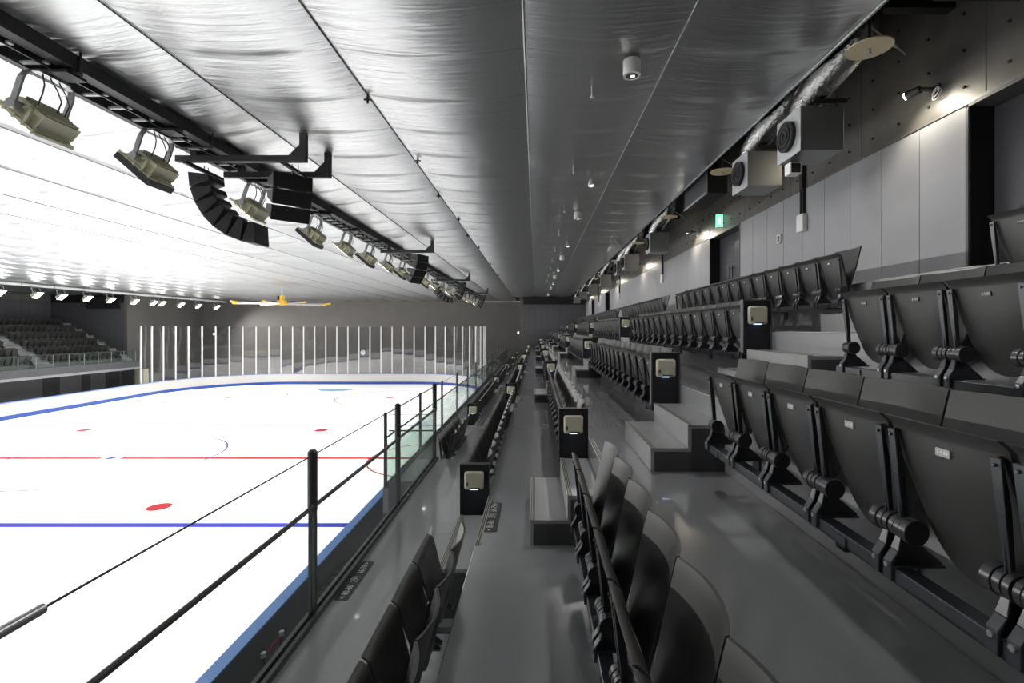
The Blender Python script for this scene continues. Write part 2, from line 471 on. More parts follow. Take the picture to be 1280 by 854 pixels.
m = MB(); m.box(-1.3, XW, 47.2, 47.4, 2.85, 4.8); struct(m.obj('trim_2', 'black'), 'black bulkhead over the far end of the stand')
# steel in the open gap between ceiling edge and wall
for i in range(-1, 13):
    m = MB(); y = 2.1 + i * 3.6
    m.box(3.3, XW, y - 0.06, y + 0.06, 3.75, 4.0)
    struct(m.obj('trim_3', 'black'), 'black roof beam in the gap beside the wall')

# ---------------------------------------------------------------- stairs between terraces
PLACE = ['nearest', 'second nearest', 'third nearest', 'fourth', 'fifth', 'farthest']
ROWN = {1: 'front', 2: 'second', 3: 'third', 4: 'fourth', 5: 'fifth', 6: 'top'}
for n in range(1, 7):
    for k, ys in enumerate(STAIRS):
        if n == 1 and k == 0: continue
        z0 = FLZ[n]; h = (FLZ[n + 1] - z0) / 3; r = RIS[n]
        t = thing('stair_block', (r, ys, z0), 'grey two-step stair block cutting the %s row at the %s aisle' % (ROWN[n], PLACE[k]), 'steps', 'aisle stair blocks')
        for q, (xa, zt, za) in enumerate(((-0.615, h, 0), (-0.305, 2 * h, h))):
            m = MB(); m.box(xa, -0.001, 0.012, STAIRW, za, zt)
            st = m.obj('step', 'step', t, bevel=0.004)
            m = MB(); m.box(xa - 0.004, xa + 0.046, 0.0, STAIRW, zt, zt + 0.005, 0)
            for c in range(3): m.box(xa + 0.006 + c * 0.014, xa + 0.012 + c * 0.014, 0.001, STAIRW - 0.001, zt + 0.005, zt + 0.0062, 1)
            m.obj('nosing', ['nosing', 'nosing_groove'], st)
        pts = [(-0.585, 0), (-0.585, h - 0.03), (-0.275, h - 0.03), (-0.275, 2 * h - 0.03), (-0.001, 2 * h - 0.03), (-0.001, 0)]
        m = MB(); m.prism(pts, 'y', 0.0, 0.013); m.obj('side_panel', 'cheek', t)

# ---------------------------------------------------------------- seats
def pan_fn(u, v):
    hw = 0.166 + 0.052 * min(1, (v / 0.8)) ** 0.8 if v < 0.8 else 0.218
    zb = -0.105 + 0.095 * u * u
    z = zb + (0.405 - zb) * v
    P = [(0, .082), (.1, .072), (.3, .046), (.6, .008), (.88, -.024), (.93, -.030), (.965, -.046), (1.0, -.064)]
    for (a, xa), (b, xb) in zip(P, P[1:]):
        if v <= b + 1e-6: x = xa + (xb - xa) * (v - a) / (b - a); break
    return (x - 0.014 * (1 - u * u) * math.sin(math.pi * v), u * hw, z)
def back_fn(u, v):
    hw = 0.185 + 0.040 * min(1, v / 0.5)
    z = -0.01 + 0.03 * u * u * (1 - v) + 0.50 * v
    x = 0.104 + 0.104 * v ** 1.1 - 0.018 * u * u + 0.030 * (1 - u * u) * (0.3 + 0.7 * v)
    return (x, u * hw, z)
b = MB(); b.shell(pan_fn, 10, 28, 0.016); PAN = b.mesh('seat_pan', 'seat', smooth=50)
b = MB(); b.shell(back_fn, 10, 8, 0.014); BACK = b.mesh('backrest', 'seat', smooth=50)
b = MB()   # arm: flat strip on the pan edge, kinked, with rib and rivets; y>0 side, hinge at origin
b.prism([(-0.018, 0.0), (0.012, 0.0), (-0.002, 0.22), (-0.028, 0.36), (-0.040, 0.36), (-0.030, 0.22)], 'y', 0.176, 0.183)
b.hexa([(-0.034, 0.168, 0.20), (-0.028, 0.168, 0.20), (-0.028, 0.196, 0.20), (-0.034, 0.196, 0.20)],
       [(-0.050, 0.165, 0.355), (-0.040, 0.165, 0.355), (-0.040, 0.199, 0.355), (-0.050, 0.199, 0.355)])
b.hexa([(-0.012, 0.174, 0.02), (-0.006, 0.174, 0.02), (-0.006, 0.190, 0.02), (-0.012, 0.190, 0.02)],
       [(-0.034, 0.168, 0.20), (-0.028, 0.168, 0.20), (-0.028, 0.196, 0.20), (-0.034, 0.196, 0.20)])
b.cyl((-0.056, 0.182, 0.335), (-0.044, 0.182, 0.335), 0.006, 8)
b.v = [(v[0], v[1] + 0.015, v[2]) for v in b.v]
ARM = b.mesh('arm', 'seat_metal', bevel=0.0015)
b = MB()
b.cyl((0, 0.140, 0), (0, 0.172, 0), 0.045, 24); b.cyl((0, 0.172, 0), (0, 0.175, 0), 0.036, 20)
b.cyl((0, 0.175, 0), (0, 0.200, 0), 0.042, 24); b.cyl((0, 0.200, 0), (0, 0.203, 0), 0.036, 20); b.cyl((0, 0.203, 0), (0, 0.2255, 0), 0.041, 24)
HINGE = b.mesh('hinge', 'hinge', smooth=35, bevel=0.002)
b = MB()
b.prism([(-0.012, -0.02), (0.03, -0.02), (0.055, -0.06), (0.125, -0.118), (0.135, -0.128), (0.135, -0.14), (-0.052, -0.14), (-0.052, -0.108), (-0.030, -0.075), (-0.018, -0.045)], 'y', 0.196, 0.203)
b.hexa([(-0.022, 0.186, -0.03), (-0.014, 0.186, -0.03), (-0.014, 0.212, -0.03), (-0.022, 0.212, -0.03)],
       [(-0.036, 0.180, -0.08), (-0.026, 0.180, -0.08), (-0.026, 0.218, -0.08), (-0.036, 0.218, -0.08)])
b.hexa([(-0.036, 0.180, -0.08), (-0.026, 0.180, -0.08), (-0.026, 0.218, -0.08), (-0.036, 0.218, -0.08)],
       [(-0.062, 0.180, -0.118), (-0.050, 0.180, -0.118), (-0.050, 0.218, -0.118), (-0.062, 0.218, -0.118)])
b.box(-0.062, -0.050, 0.180, 0.218, -0.185, -0.118)
b.box(-0.050, 0.135, 0.178, 0.222, -0.1405, -0.132)
BRK = b.mesh('bracket', 'seat_metal', bevel=0.002)
b = MB(); b.cyl((-0.068, 0.199, -0.132), (-0.061, 0.199, -0.132), 0.010, 6); BOLT = b.mesh('bolt', 'galv')
def mirrored(me, name):
    m2 = me.copy(); m2.name = name
    for v in m2.vertices: v.co.y = -v.co.y
    m2.flip_normals(); return m2
ARM2, HINGE2, BRK2, BOLT2 = (mirrored(a, a.name) for a in (ARM, HINGE, BRK, BOLT))
def plate_mesh(txt, light):
    b = MB(); z0 = 0.318; x = pan_fn(0, 0.82)[0]
    b.box(x - 0.006, x + 0.004, -0.027, 0.027, z0 - 0.013, z0 + 0.013, 0)
    if txt:
        vs, fs = text_mesh(txt, 0.0165)
        b._add([(x - 0.0068, -v[0], z0 + v[1]) for v in vs], fs, 1)
    else:
        b.box(x - 0.0068, x - 0.0062, -0.018, 0.018, z0 - 0.006, z0 + 0.006, 1)
    return b.mesh('number_plate', ['plate_light' if light else 'plate', 'white_text'])
PLAIN = plate_mesh(None, False)

def seat(n, yc, label, near, num=None, group=None):
    t = thing('folding_seat', (ROWX[n], yc, ROWZ[n]), label, 'seat', group)
    p = inst('seat_pan', PAN, t); inst('backrest', BACK, t)
    if near or yc < 12:
        for me in (ARM, ARM2): inst('arm', me, t)
        for me in (BRK, BRK2): inst('bracket', me, t)
        if near:
            for me in (BOLT, BOLT2): inst('bolt', me, t)
    else:
        for me in (BRK, BRK2): inst('bracket', me, t)
    for me in (HINGE, HINGE2): inst('hinge', me, t)
    if num: inst('number_plate', plate_mesh(num, n == 4), p)
    elif yc < 12: inst('number_plate', PLAIN, p)
def beam(n, y0, y1, label, gk):
    t = thing('seat_beam', (ROWX[n], y0, FLZ[n]), label, 'beam', 'seat mounting beams')
    z = ROWZ[n] - FLZ[n]; L_ = y1 - y0
    m = MB(); m.box(-0.048, 0.02, 0, L_, z - 0.195, z - 0.1405); m.obj('bar', 'seat_metal', t, bevel=0.003)
    k = max(2, int(L_ / 1.4) + 1)
    for i in range(k):
        y = 0.25 + (L_ - 0.5) * i / (k - 1)
        m = MB(); m.box(-0.056, 0.239, y - 0.03, y + 0.03, z - 0.205, z - 0.1955); m.box(-0.056, -0.0485, y - 0.03, y + 0.03, z - 0.205, z - 0.150); m.box(0.225, 0.239, y - 0.05, y + 0.05, z - 0.30, z - 0.1955)
        m.obj('support_arm', 'seat_metal', t)
BL = ['first', 'second', 'third', 'fourth', 'fifth', 'sixth']
for n in range(1, 7):
    rn = ROWN[n]
    if n > 1:
        for i in range(7):
            num = '5-%d-%d' % (n, 80 + i)
            seat(n, 3.61 - PITCH * (i + 0.5), 'black folding seat numbered %s in the near block, %s row' % (num, rn), True, num, 'seats of the near block')
        beam(n, 3.61 - 7 * PITCH - 0.02, 3.66, 'black steel bar carrying the near block of the %s row' % rn, None)
    for k in range(3):
        a = BLOCK[k] + 0.10; cnt = 14 if not (n == 1 and k == 0) else 5
        if n == 1 and k == 0: a = YG + 0.12
        for i in range(cnt):
            what = 'the lit end panel' if (n < 6 and not (n == 1 and k == 0)) else ('the glass corner' if n == 1 and k == 0 else 'the aisle')
            seat(n, a + PITCH * (i + 0.5) * 0.985, '%s black folding seat beyond %s, %s row, %s block' % (ORD[i], what, rn, BL[k]), False, None, 'seats of the far blocks')
        beam(n, a - 0.03, a + cnt * PITCH * 0.985 + 0.02, 'black steel bar carrying the %s row seats, %s block past the near stairs' % (rn, BL[k]), None)
# the seats past the third block: too small to pick apart, one mesh
def simple_seat(b, x, y, z, s=1):
    o = len(b.v)
    def X(v): return x + s * v
    b.hexa([(X(.03), y - .16, z - .07), (X(.05), y - .16, z - .07), (X(.05), y + .16, z - .07), (X(.03), y + .16, z - .07)],
           [(X(-.05), y - .21, z + .40), (X(-.03), y - .21, z + .40), (X(-.03), y + .21, z + .40), (X(-.05), y + .21, z + .40)])
    b.hexa([(X(.08), y - .19, z), (X(.10), y - .19, z), (X(.10), y + .19, z), (X(.08), y + .19, z)],
           [(X(.20), y - .224, z + .49), (X(.215), y - .224, z + .49), (X(.215), y + .224, z + .49), (X(.20), y + .224, z + .49)])
    for q in (-.2, .2):
        b.hexa([(X(-.03), y + q - .02, z - .19), (X(.06), y + q - .02, z - .19), (X(.06), y + q + .02, z - .19), (X(-.03), y + q + .02, z - .19)],
               [(X(-.03), y + q - .025, z + .03), (X(.03), y + q - .025, z + .03), (X(.03), y + q + .025, z + .03), (X(-.03), y + q + .025, z + .03)])
b = MB()
for n in range(1, 7):
    for k in (3, 4, 5):
        cnt = 14 if k < 5 else (5 if n == 1 else 8)
        for i in range(cnt): simple_seat(b, ROWX[n], BLOCK[k] + 0.1 + PITCH * (i + 0.5) * 0.985, ROWZ[n])
        b.box(ROWX[n] - .048, ROWX[n] + .02, BLOCK[k] + .07, BLOCK[k] + .1 + cnt * PITCH * .985, ROWZ[n] - .195, ROWZ[n] - .1405)
        b.box(ROWX[n] - .02, ROWX[n] + .24, BLOCK[k] + .5, BLOCK[k] + .56, ROWZ[n] - .205, ROWZ[n] - .195)
tag(b.obj('distant_seats', 'seat'), 'black folding seats packed in rows toward the far end of the stand', 'seats', kind='stuff')

# ---------------------------------------------------------------- end panels with cream step lights
for n in range(1, 6):
    for k in range(6):
        if n == 1 and k == 0: continue
        yb = BLOCK[k]
        t = thing('end_panel', (ROWX[n], yb, FLZ[n]), 'black end panel with cream step light, %s row, beside the %s aisle' % (ROWN[n], PLACE[k]), 'panel', 'lit row end panels')
        z = ROWZ[n] - FLZ[n]
        m = MB(); m.box(-0.062, 0.228, -0.012, 0.028, 0.36, z + 0.445); m.box(0.0, 0.05, -0.0, 0.026, 0, 0.36); m.box(0.15, 0.20, -0.0, 0.026, 0, 0.36)
        m.obj('panel', 'panel_dark', t, bevel=0.003)
        m = MB(); m.box(-0.075, -0.062, -0.03, 0.04, 0.35, z + 0.458); m.box(0.228, 0.241, -0.03, 0.04, 0.35, z + 0.458); m.box(-0.062, 0.228, -0.03, 0.04, z + 0.445, z + 0.458)
        m.obj('panel_frame', 'panel_edge' if n > 3 else 'panel_dark', t)
        m = MB(); m.box(-0.025, 0.185, -0.062, -0.012, z + 0.19, z + 0.385); u = m.obj('lamp_unit', 'cream', t, bevel=0.018, smooth=40)
        m = MB(); m.box(0.04, 0.12, -0.050, -0.022, z + 0.1875, z + 0.1895); m.obj('lens', 'led', u)
        m = MB(); m.box(0.04, 0.15, -0.0635, -0.061, z + 0.20, z + 0.215); m.box(0.0, 0.02, -0.0635, -0.061, z + 0.23, z + 0.27); m.obj('marking', 'panel_edge', u)

# floor stickers with row and seat numbers
for n in (2, 3):
    for k in range(4):
        if n == 2: x0, x1 = ((-1.79, -1.66) if k == 0 else (RIS[1] + 0.06, RIS[1] + 0.19))
        else: x0, x1 = -0.485, -0.345
        y0 = STAIRS[k] + 0.26; lo = 80 - 14 * k; hi = 86 if k == 0 else lo + 13
        body = '< %d-%d   %d列   %d-%d >' % (lo, hi, n, lo - 14, lo - 1)
        t = thing('floor_sign', ((x0 + x1) / 2, y0 + 0.36, FLZ[n]), 'dark floor sticker with white row and seat numbers, %s row, %s aisle' % (ROWN[n], PLACE[k]), 'sticker', 'floor stickers')
        hw = (x1 - x0) / 2
        c = 0.02; pts = [(-hw + c, -.36), (hw - c, -.36), (hw, -.36 + c), (hw, .36 - c), (hw - c, .36), (-hw + c, .36), (-hw, .36 - c), (-hw, -.36 + c)]
        m = MB(); m.prism(pts, 'z', 0.0, 0.003); m.obj('sticker', 'sticker', t)
        vs, fs = text_mesh(body, 0.09)
        ex = max(abs(v[0]) for v in vs); s = 0.33 / ex
        m = MB(); m._add([(-v[1], v[0] * s, 0.0045) for v in vs], fs, 0); m.obj('lettering', 'white_text', t)

# ---------------------------------------------------------------- glass rails
def rail(name, x, z, posts, y0, y1, label, ht=0.93, pt=1.375, big=0.04):
    t = thing(name, (x, y0, z), label, 'railing', 'glass rails')
    L_ = y1 - y0
    m = MB(); m.box(-0.045, -0.012, 0, L_, 0, 0.06); m.box(0.012, 0.045, 0, L_, 0, 0.05); m.box(-0.012, 0.012, 0, L_, 0, 0.02); m.obj('base_channel', 'rail', t)
    m = MB(); m.cyl((0, 0, ht), (0, L_, ht), 0.019, 12); m.obj('handrail', 'rail', t, smooth=40)
    m = MB(); m.cyl((-0.02, 0.05, pt - 0.03), (-0.02, L_ - 0.05, pt - 0.03), 0.006, 6); m.obj('cable', 'cable', t)
    pm = MB(); pm.box(-0.012, 0.012, -0.018, 0.018, 0.0, ht); pm.box(-0.046, -0.022, -0.02, 0.02, 0.0, ht)
    pm.cyl((-0.02, 0, ht - 0.04), (-0.02, 0, pt - 0.0), big, 14); pm.cyl((-0.02, 0, pt), (-0.02, 0, pt + 0.02), big, 14, r2=big * 0.55)
    pme = pm.mesh('post', 'rail', smooth=40)
    for y in posts: inst('post', pme, t, (0, y - y0, 0))
    for a, b_ in zip(posts, posts[1:]):
        m = MB(); m.box(-0.005, 0.005, a - y0 + 0.03, b_ - y0 - 0.03, 0.02, ht - 0.015); m.obj('pane', 'rail_glass', t)
    return t
r1 = rail('glass_rail', XR, FLZ[2], [-3.3, -0.85, 1.60, 4.02, 6.50, 8.86], -3.4, 8.92, 'near glass rail with dark posts beside the second row walkway')
m = MB(); m.cyl((-0.02, 5.02, 1.345), (-0.02, 5.22, 1.345), 0.022, 12); m.obj('cable_sleeve', 'galv', r1, smooth=40)
po = [YG + 0.02 + 2.68 * i for i in range(15)]
rail('glass_rail', XO, FLZ[1], [y for y in po if y < 46.6], YG, 46.6, 'long outer glass rail in front of the first row', big=0.032)
# crosswise pane closing the front-row corner
t = thing('corner_screen', (XO, YG, FLZ[1]), 'glass corner screen joining the two rails at the front row', 'screen')
Wd = XR - XO
m = MB(); m.box(0.05, Wd - 0.05, -0.03, 0.03, -0.40, 0.12); m.obj('fascia_panel', 'board_dark', t)
m = MB(); m.box(0.05, Wd - 0.05, -0.005, 0.005, 0.12, 1.05); m.obj('pane', 'rail_glass', t)
m = MB(); m.cyl((0.05, 0, 1.06), (Wd - 0.05, 0, 1.06), 0.014, 8); m.obj('handrail', 'rail', t)
m = MB(); m.cyl((0.05, 0, 1.36), (Wd - 0.05, 0, 1.36), 0.006, 6); m.obj('cable', 'cable', t)
t = thing('corner_screen', (XO, 46.6, FLZ[1]), 'glass end screen closing the far end of the front row', 'screen')
m = MB(); m.box(0.0, 1.4, -0.005, 0.005, 0.05, 0.95); m.obj('pane', 'rail_glass', t)
m = MB(); m.cyl((0.0, 0, 0.97), (1.4, 0, 0.97), 0.018, 8); m.obj('handrail', 'rail', t)
m = MB(); m.box(1.38, 1.42, -0.02, 0.02, 0, 0.97); m.box(0.0, 1.4, -0.02, 0.02, 0, 0.05); m.obj('post', 'rail', t)

# ---------------------------------------------------------------- rink boards, glass, markings
def path(off, n=14):
    pts = []; r = CR + off
    for (sx, sy, a0) in ((1, 1, 0), (-1, 1, 90), (-1, -1, 180), (1, -1, 270)):
        for i in range(n + 1):
            a = math.radians(a0 + 90 * i / n)
            pts.append((CX + sx * (HX - CR) + r * math.cos(a), CY + sy * (HY - CR) + r * math.sin(a)))
    return pts
def sweep(prof, name, m_, parent):
    rows = [[(x, y, z) for (x, y) in path(o)] for o, z in prof]
    n = len(rows[0]); K = len(prof); b = MB(); vs = [p for r in rows for p in r]; fs = []
    for k in range(K):
        k2 = (k + 1) % K
        for i in range(n): j = (i + 1) % n; fs.append((k * n + i, k * n + j, k2 * n + j, k2 * n + i))
    b._add(vs, fs, 0); return b.obj(name, m_, parent, smooth=30)
boards = thing('rink_boards', (0, 0, 0), 'white rink boards with blue kick plate, blue cap and glass', 'rink boards')
BT = ICE + 1.10
sweep([(0, ICE + 0.28), (0, BT), (0.06, BT), (0.06, ICE + 0.28)], 'board_panel', 'board_white', boards)
sweep([(-0.012, ICE), (-0.012, ICE + 0.28), (0.06, ICE + 0.28), (0.06, ICE)], 'kick_plate', 'board_blue', boards)
sweep([(-0.02, BT), (-0.02, BT + 0.035), (0.20, BT + 0.035), (0.20, BT)], 'cap_rail', 'cap_blue', boards)
sweep([(0.061, ICE - 0.11), (0.061, BT - 0.001), (0.18, BT - 0.001), (0.18, ICE - 0.11)], 'outer_panel', 'board_dark', boards)
# posts and panes round the far end
def pathpt(s, off):   # s from left side start, travelling to far end and right side
    L1 = 1.0 ; y_c = CY + HY - CR; r = CR
    if s < L1: return (CX - HX - off, y_c - L1 + s), (-1, 0)
    s -= L1; q = r * math.pi / 2
    if s < q:
        a = math.pi - s / r
        return (CX - HX + CR + (r + off) * math.cos(a), y_c + (r + off) * math.sin(a)), (math.cos(a), math.sin(a))
    s -= q; st = 2 * (HX - CR)
    if s < st: return (CX - HX + CR + s, CY + HY + off), (0, 1)
    s -= st
    a = math.pi / 2 - s / r
    return (CX + HX - CR + (r + off) * math.cos(a), y_c + (r + off) * math.sin(a)), (math.cos(a), math.sin(a))
total = 1.0 + CR * math.pi + 2 * (HX - CR); NP = 33; smax = total * 0.965
PT = 0.22
pm = MB(); pm.box(-0.06, 0.06, -0.05, 0.05, BT + 0.036, PT); pme = pm.mesh('glass_post', 'post_white')
pp = []
for i in range(NP + 1):
    (x, y), nrm = pathpt(smax * i / NP, 0.09); pp.append((x, y, math.atan2(nrm[1], nrm[0]) - math.pi / 2))
    inst('glass_post', pme, boards, (x, y, 0), (0, 0, pp[-1][2]))
rg = random.Random(3)
for (xa, ya, _), (xb, yb, _) in zip(pp, pp[1:]):
    L_ = math.hypot(xb - xa, yb - ya)
    m = MB(); m.box(-L_ / 2 + 0.06, L_ / 2 - 0.06, -0.006, 0.006, 0.036, PT - BT - 0.02)
    m.obj('glass_pane', 'rink_glass', boards, ((xa + xb) / 2, (ya + yb) / 2, BT)).rotation_euler = (rg.uniform(-.006, .006), 0, math.atan2(yb - ya, xb - xa) + rg.uniform(-.006, .006))

def mark(name, fn, m_, z=0.004):
    b = MB(); fn(b); return b.obj(name, m_, ice)
def strip(y, wdt, m_, x0=CX - HX, x1=CX + HX):
    mark('ice_line', lambda b: b.box(x0, x1, y - wdt / 2, y + wdt / 2, ICE, ICE + 0.003), m_)
def ring(cx, cy, r, wdt, m_, a0=0, a1=360):
    def f(b):
        n = 64; vs = []; fs = []
        for i in range(n + 1):
            a = math.radians(a0 + (a1 - a0) * i / n)
            for rr, z in ((r - wdt / 2, 0.0), (r - wdt / 2, 0.004), (r + wdt / 2, 0.004), (r + wdt / 2, 0.0)):
                vs.append((cx + rr * math.cos(a), cy + rr * math.sin(a), ICE + z))
        for i in range(n):
            for k in range(3): fs.append((i * 4 + k, i * 4 + k + 1, i * 4 + k + 5, i * 4 + k + 4))
        b._add(vs, fs, 0)
    mark('ice_circle', f, m_)
def dot(cx, cy, r, m_, z=0.006): mark('ice_spot', lambda b: b.cyl((cx, cy, ICE), (cx, cy, ICE + z), r, 28), m_)
BB = 7.62
for s in (-1, 1):
    strip(CY + s * BB, 0.30, 'ice_blue')
    strip(CY + s * (HY - 4.0), 0.05, 'ice_thin_red', CX - HX + 1.4, CX + HX - 1.4)
    for sx in (-1, 1):
        dot(CX + sx * 7, CY + s * (BB - 1.5), 0.36, 'ice_red')
        dot(CX + sx * 7, CY + s * (HY - 10), 0.36, 'ice_red'); ring(CX + sx * 7, CY + s * (HY - 10), 4.5, 0.075, 'ice_thin_red')
    mark('goal_crease', lambda b, s=s: b.prism([(CX + 1.8 * math.cos(a * math.pi / 16), CY + s * (HY - 4.0) - s * 1.8 * math.sin(a * math.pi / 16)) for a in range(17)], 'z', ICE, ICE + 0.003), 'ice_crease')
strip(CY, 0.30, 'ice_red', CX - HX, CX - 0.45); strip(CY, 0.30, 'ice_red', CX + 0.45, CX + HX)
dot(CX, CY, 0.20, 'ice_blue'); ring(CX, CY, 4.55, 0.085, 'ice_thin_blue'); ring(CX + HX, CY, 3.0, 0.08, 'ice_red', 90, 270)

# crowd-control posts on the floor outside the boards
sp = []
for i, y in enumerate((7.62, 8.16)):
    x = -4.30
    t = thing('barrier_post', (x, y, ICE - 0.11), 'short dark barrier post outside the boards, %s of two joined by red belt' % ('nearer', 'farther')[i], 'barrier post')
    m = MB(); m.cyl((0, 0, 0), (0, 0, 0.03), 0.13, 20); m.obj('base', 'black', t)
    m = MB(); m.cyl((0, 0, 0.03), (0, 0, 0.92), 0.032, 14); m.obj('pole', 'truss', t, smooth=40)
    m = MB(); m.cyl((0, 0, 0.92), (0, 0, 0.99), 0.04, 14); m.obj('head', 'galv', t, smooth=40)
    if i == 0:
        m = MB(); m.box(-0.003, 0.003, 0.04, 0.50, 0.90, 0.95); m.obj('belt', 'red_belt', t)

# ---------------------------------------------------------------- opposite stand (mirrored terraces)
LY0, LY1 = 20.0, 44.65
for n in range(1, 8):
    x0 = MIR - (RIS[n - 1] if n > 1 else XO - 0.1); x1 = MIR - RIS[n] if n < 7 else -44.9
    m = MB(); m.box(x1, x0, LY0, LY1, FLZ[n] - 0.75, FLZ[n]); struct(m.obj('floor', 'epoxy'), 'grey terrace floor of the opposite stand')
m = MB(); xf = MIR - XO + 0.1
m.box(xf - 0.25, xf + 0.02, LY0, LY1, FLZ[1] - 0.55, FLZ[1] + 0.02)
struct(m.obj('trim_4', 'fascia'), 'grey edge beam of the opposite stand')
m = MB(); m.box(xf - 0.9, xf - 0.6, LY0, LY1, ICE, FLZ[1] - 0.55)
under = struct(m.obj('wall_left', 'under_wall'), 'grey wall under the opposite stand')
for a, b_ in ((36.3, 37.6), (39.4, 40.2), (41.6, 43.0), (43.2, 44.5)):
    m = MB(); m.box(xf - 0.61, xf - 0.585, a, b_, ICE, FLZ[1] - 0.75); m.obj('dark_doorway', 'black', under)
LBL = [(29.55, 14), (37.25, 14)]
b = MB()
for n in range(1, 7):
    for a, cnt in LBL:
        for i in range(cnt): simple_seat(b, MIR - ROWX[n], a + PITCH * (i + 0.5), ROWZ[n], -1)
        b.box(MIR - ROWX[n] - .02, MIR - ROWX[n] + .048, a, a + cnt * PITCH, ROWZ[n] - .195, ROWZ[n] - .14)
        b.box(MIR - ROWX[n] - .24, MIR - ROWX[n], a + .5, a + .56, ROWZ[n] - .205, ROWZ[n] - .195)
tag(b.obj('opposite_seats', 'seat'), 'black folding seats filling the opposite stand across the ice', 'seats', kind='stuff')
for n in range(1, 7):
    for q, ys in enumerate((36.05, 43.75)):
        z0 = FLZ[n]; h = (FLZ[n + 1] - z0) / 3; r = MIR - RIS[n]
        sw = STAIRW if q == 0 else 0.75
        t = thing('stair_block', (r, ys, z0), 'pale stair block in the %s row of the opposite stand, %s flight' % (ROWN[n], ('left', 'right')[q]), 'steps', 'opposite stair blocks')
        for c, (xa, zt, za) in enumerate(((0.615, h, 0), (0.305, 2 * h, h))):
            m = MB(); m.box(0.001, xa, 0, sw, za, zt); m.obj('step', 'step', t)
t = thing('glass_rail', (xf - 0.05, LY0, FLZ[1]), 'glass rail along the front of the opposite stand', 'railing', 'glass rails')
m = MB(); m.cyl((0, 0, 0.95), (0, LY1 - LY0, 0.95), 0.02, 8); m.obj('handrail', 'rail', t)
pm = MB(); pm.box(-0.02, 0.02, -0.02, 0.02, 0, 0.95); pme = pm.mesh('post', 'galv')
for i in range(20): inst('post', pme, t, (0, 0.3 + i * 1.25, 0))
for i in range(19):
    m = MB(); m.box(-0.005, 0.005, 0.34 + i * 1.25, 1.51 + i * 1.25, 0.04, 0.92); m.obj('pane', 'rail_glass', t)
t = thing('scoreboard', (-39.85, 44.5, 1.86), 'large black scoreboard high above the opposite stand', 'scoreboard')
m = MB(); m.box(-1.45, 1.45, -0.1, 0.14, 0, 1.10); m.obj('cabinet', 'black', t)
m = MB(); m.box(-1.40, 1.40, -0.11, -0.1, 0.06, 1.04); m.obj('screen', 'speaker', t)
t = thing('service_cabinet', (-37.28, 45.6, ICE - 0.11), 'cream cabinet standing behind the corner of the boards', 'cabinet')
m = MB(); m.box(-0.5, 0.5, -0.3, 0.3, 0, 2.3); m.obj('body', 'cream', t, bevel=0.02)
m = MB(); m.box(-0.45, 0.45, -0.32, -0.3, 0.1, 2.2); m.obj('door', 'cream', t)
# small signs and clock on the far wall
for i, (x, y, z, r_, lab) in enumerate(((-19.5, YF, -2.7, 0.30, 'round white clock on the far wall behind the glass'),)):
    t = thing('wall_clock', (x, YF - 0.0, z), lab, 'clock')
    m = MB(); m.cyl((0, -0.001, 0), (0, -0.06, 0), r_, 24); m.obj('case', 'panel_edge', t)
    m = MB(); m.cyl((0, -0.06, 0), (0, -0.065, 0), r_ * 0.9, 24); m.obj('dial', 'white_paint', t)
    m = MB(); m.box(-0.015, 0.015, -0.07, -0.0655, 0, 0.2); m.box(0, 0.14, -0.07, -0.0655, -0.012, 0.012); m.obj('hands', 'black', t)
for x, z, lab in ((-36.3, -0.6, 'small white wall lamp at the left of the far wall'), (-2.0, -0.45, 'small white wall lamp at the right of the far wall')):
    t = thing('wall_lamp', (x, YF, z), lab, 'lamp', 'far wall lamps')
    m = MB(); m.box(-0.12, 0.12, -0.06, -0.001, -0.14, 0.14); m.obj('housing', 'white_paint', t)
    m = MB(); m.box(-0.1, 0.1, -0.075, -0.06, -0.11, 0.11); m.obj('diffuser', 'lamp_white', t)

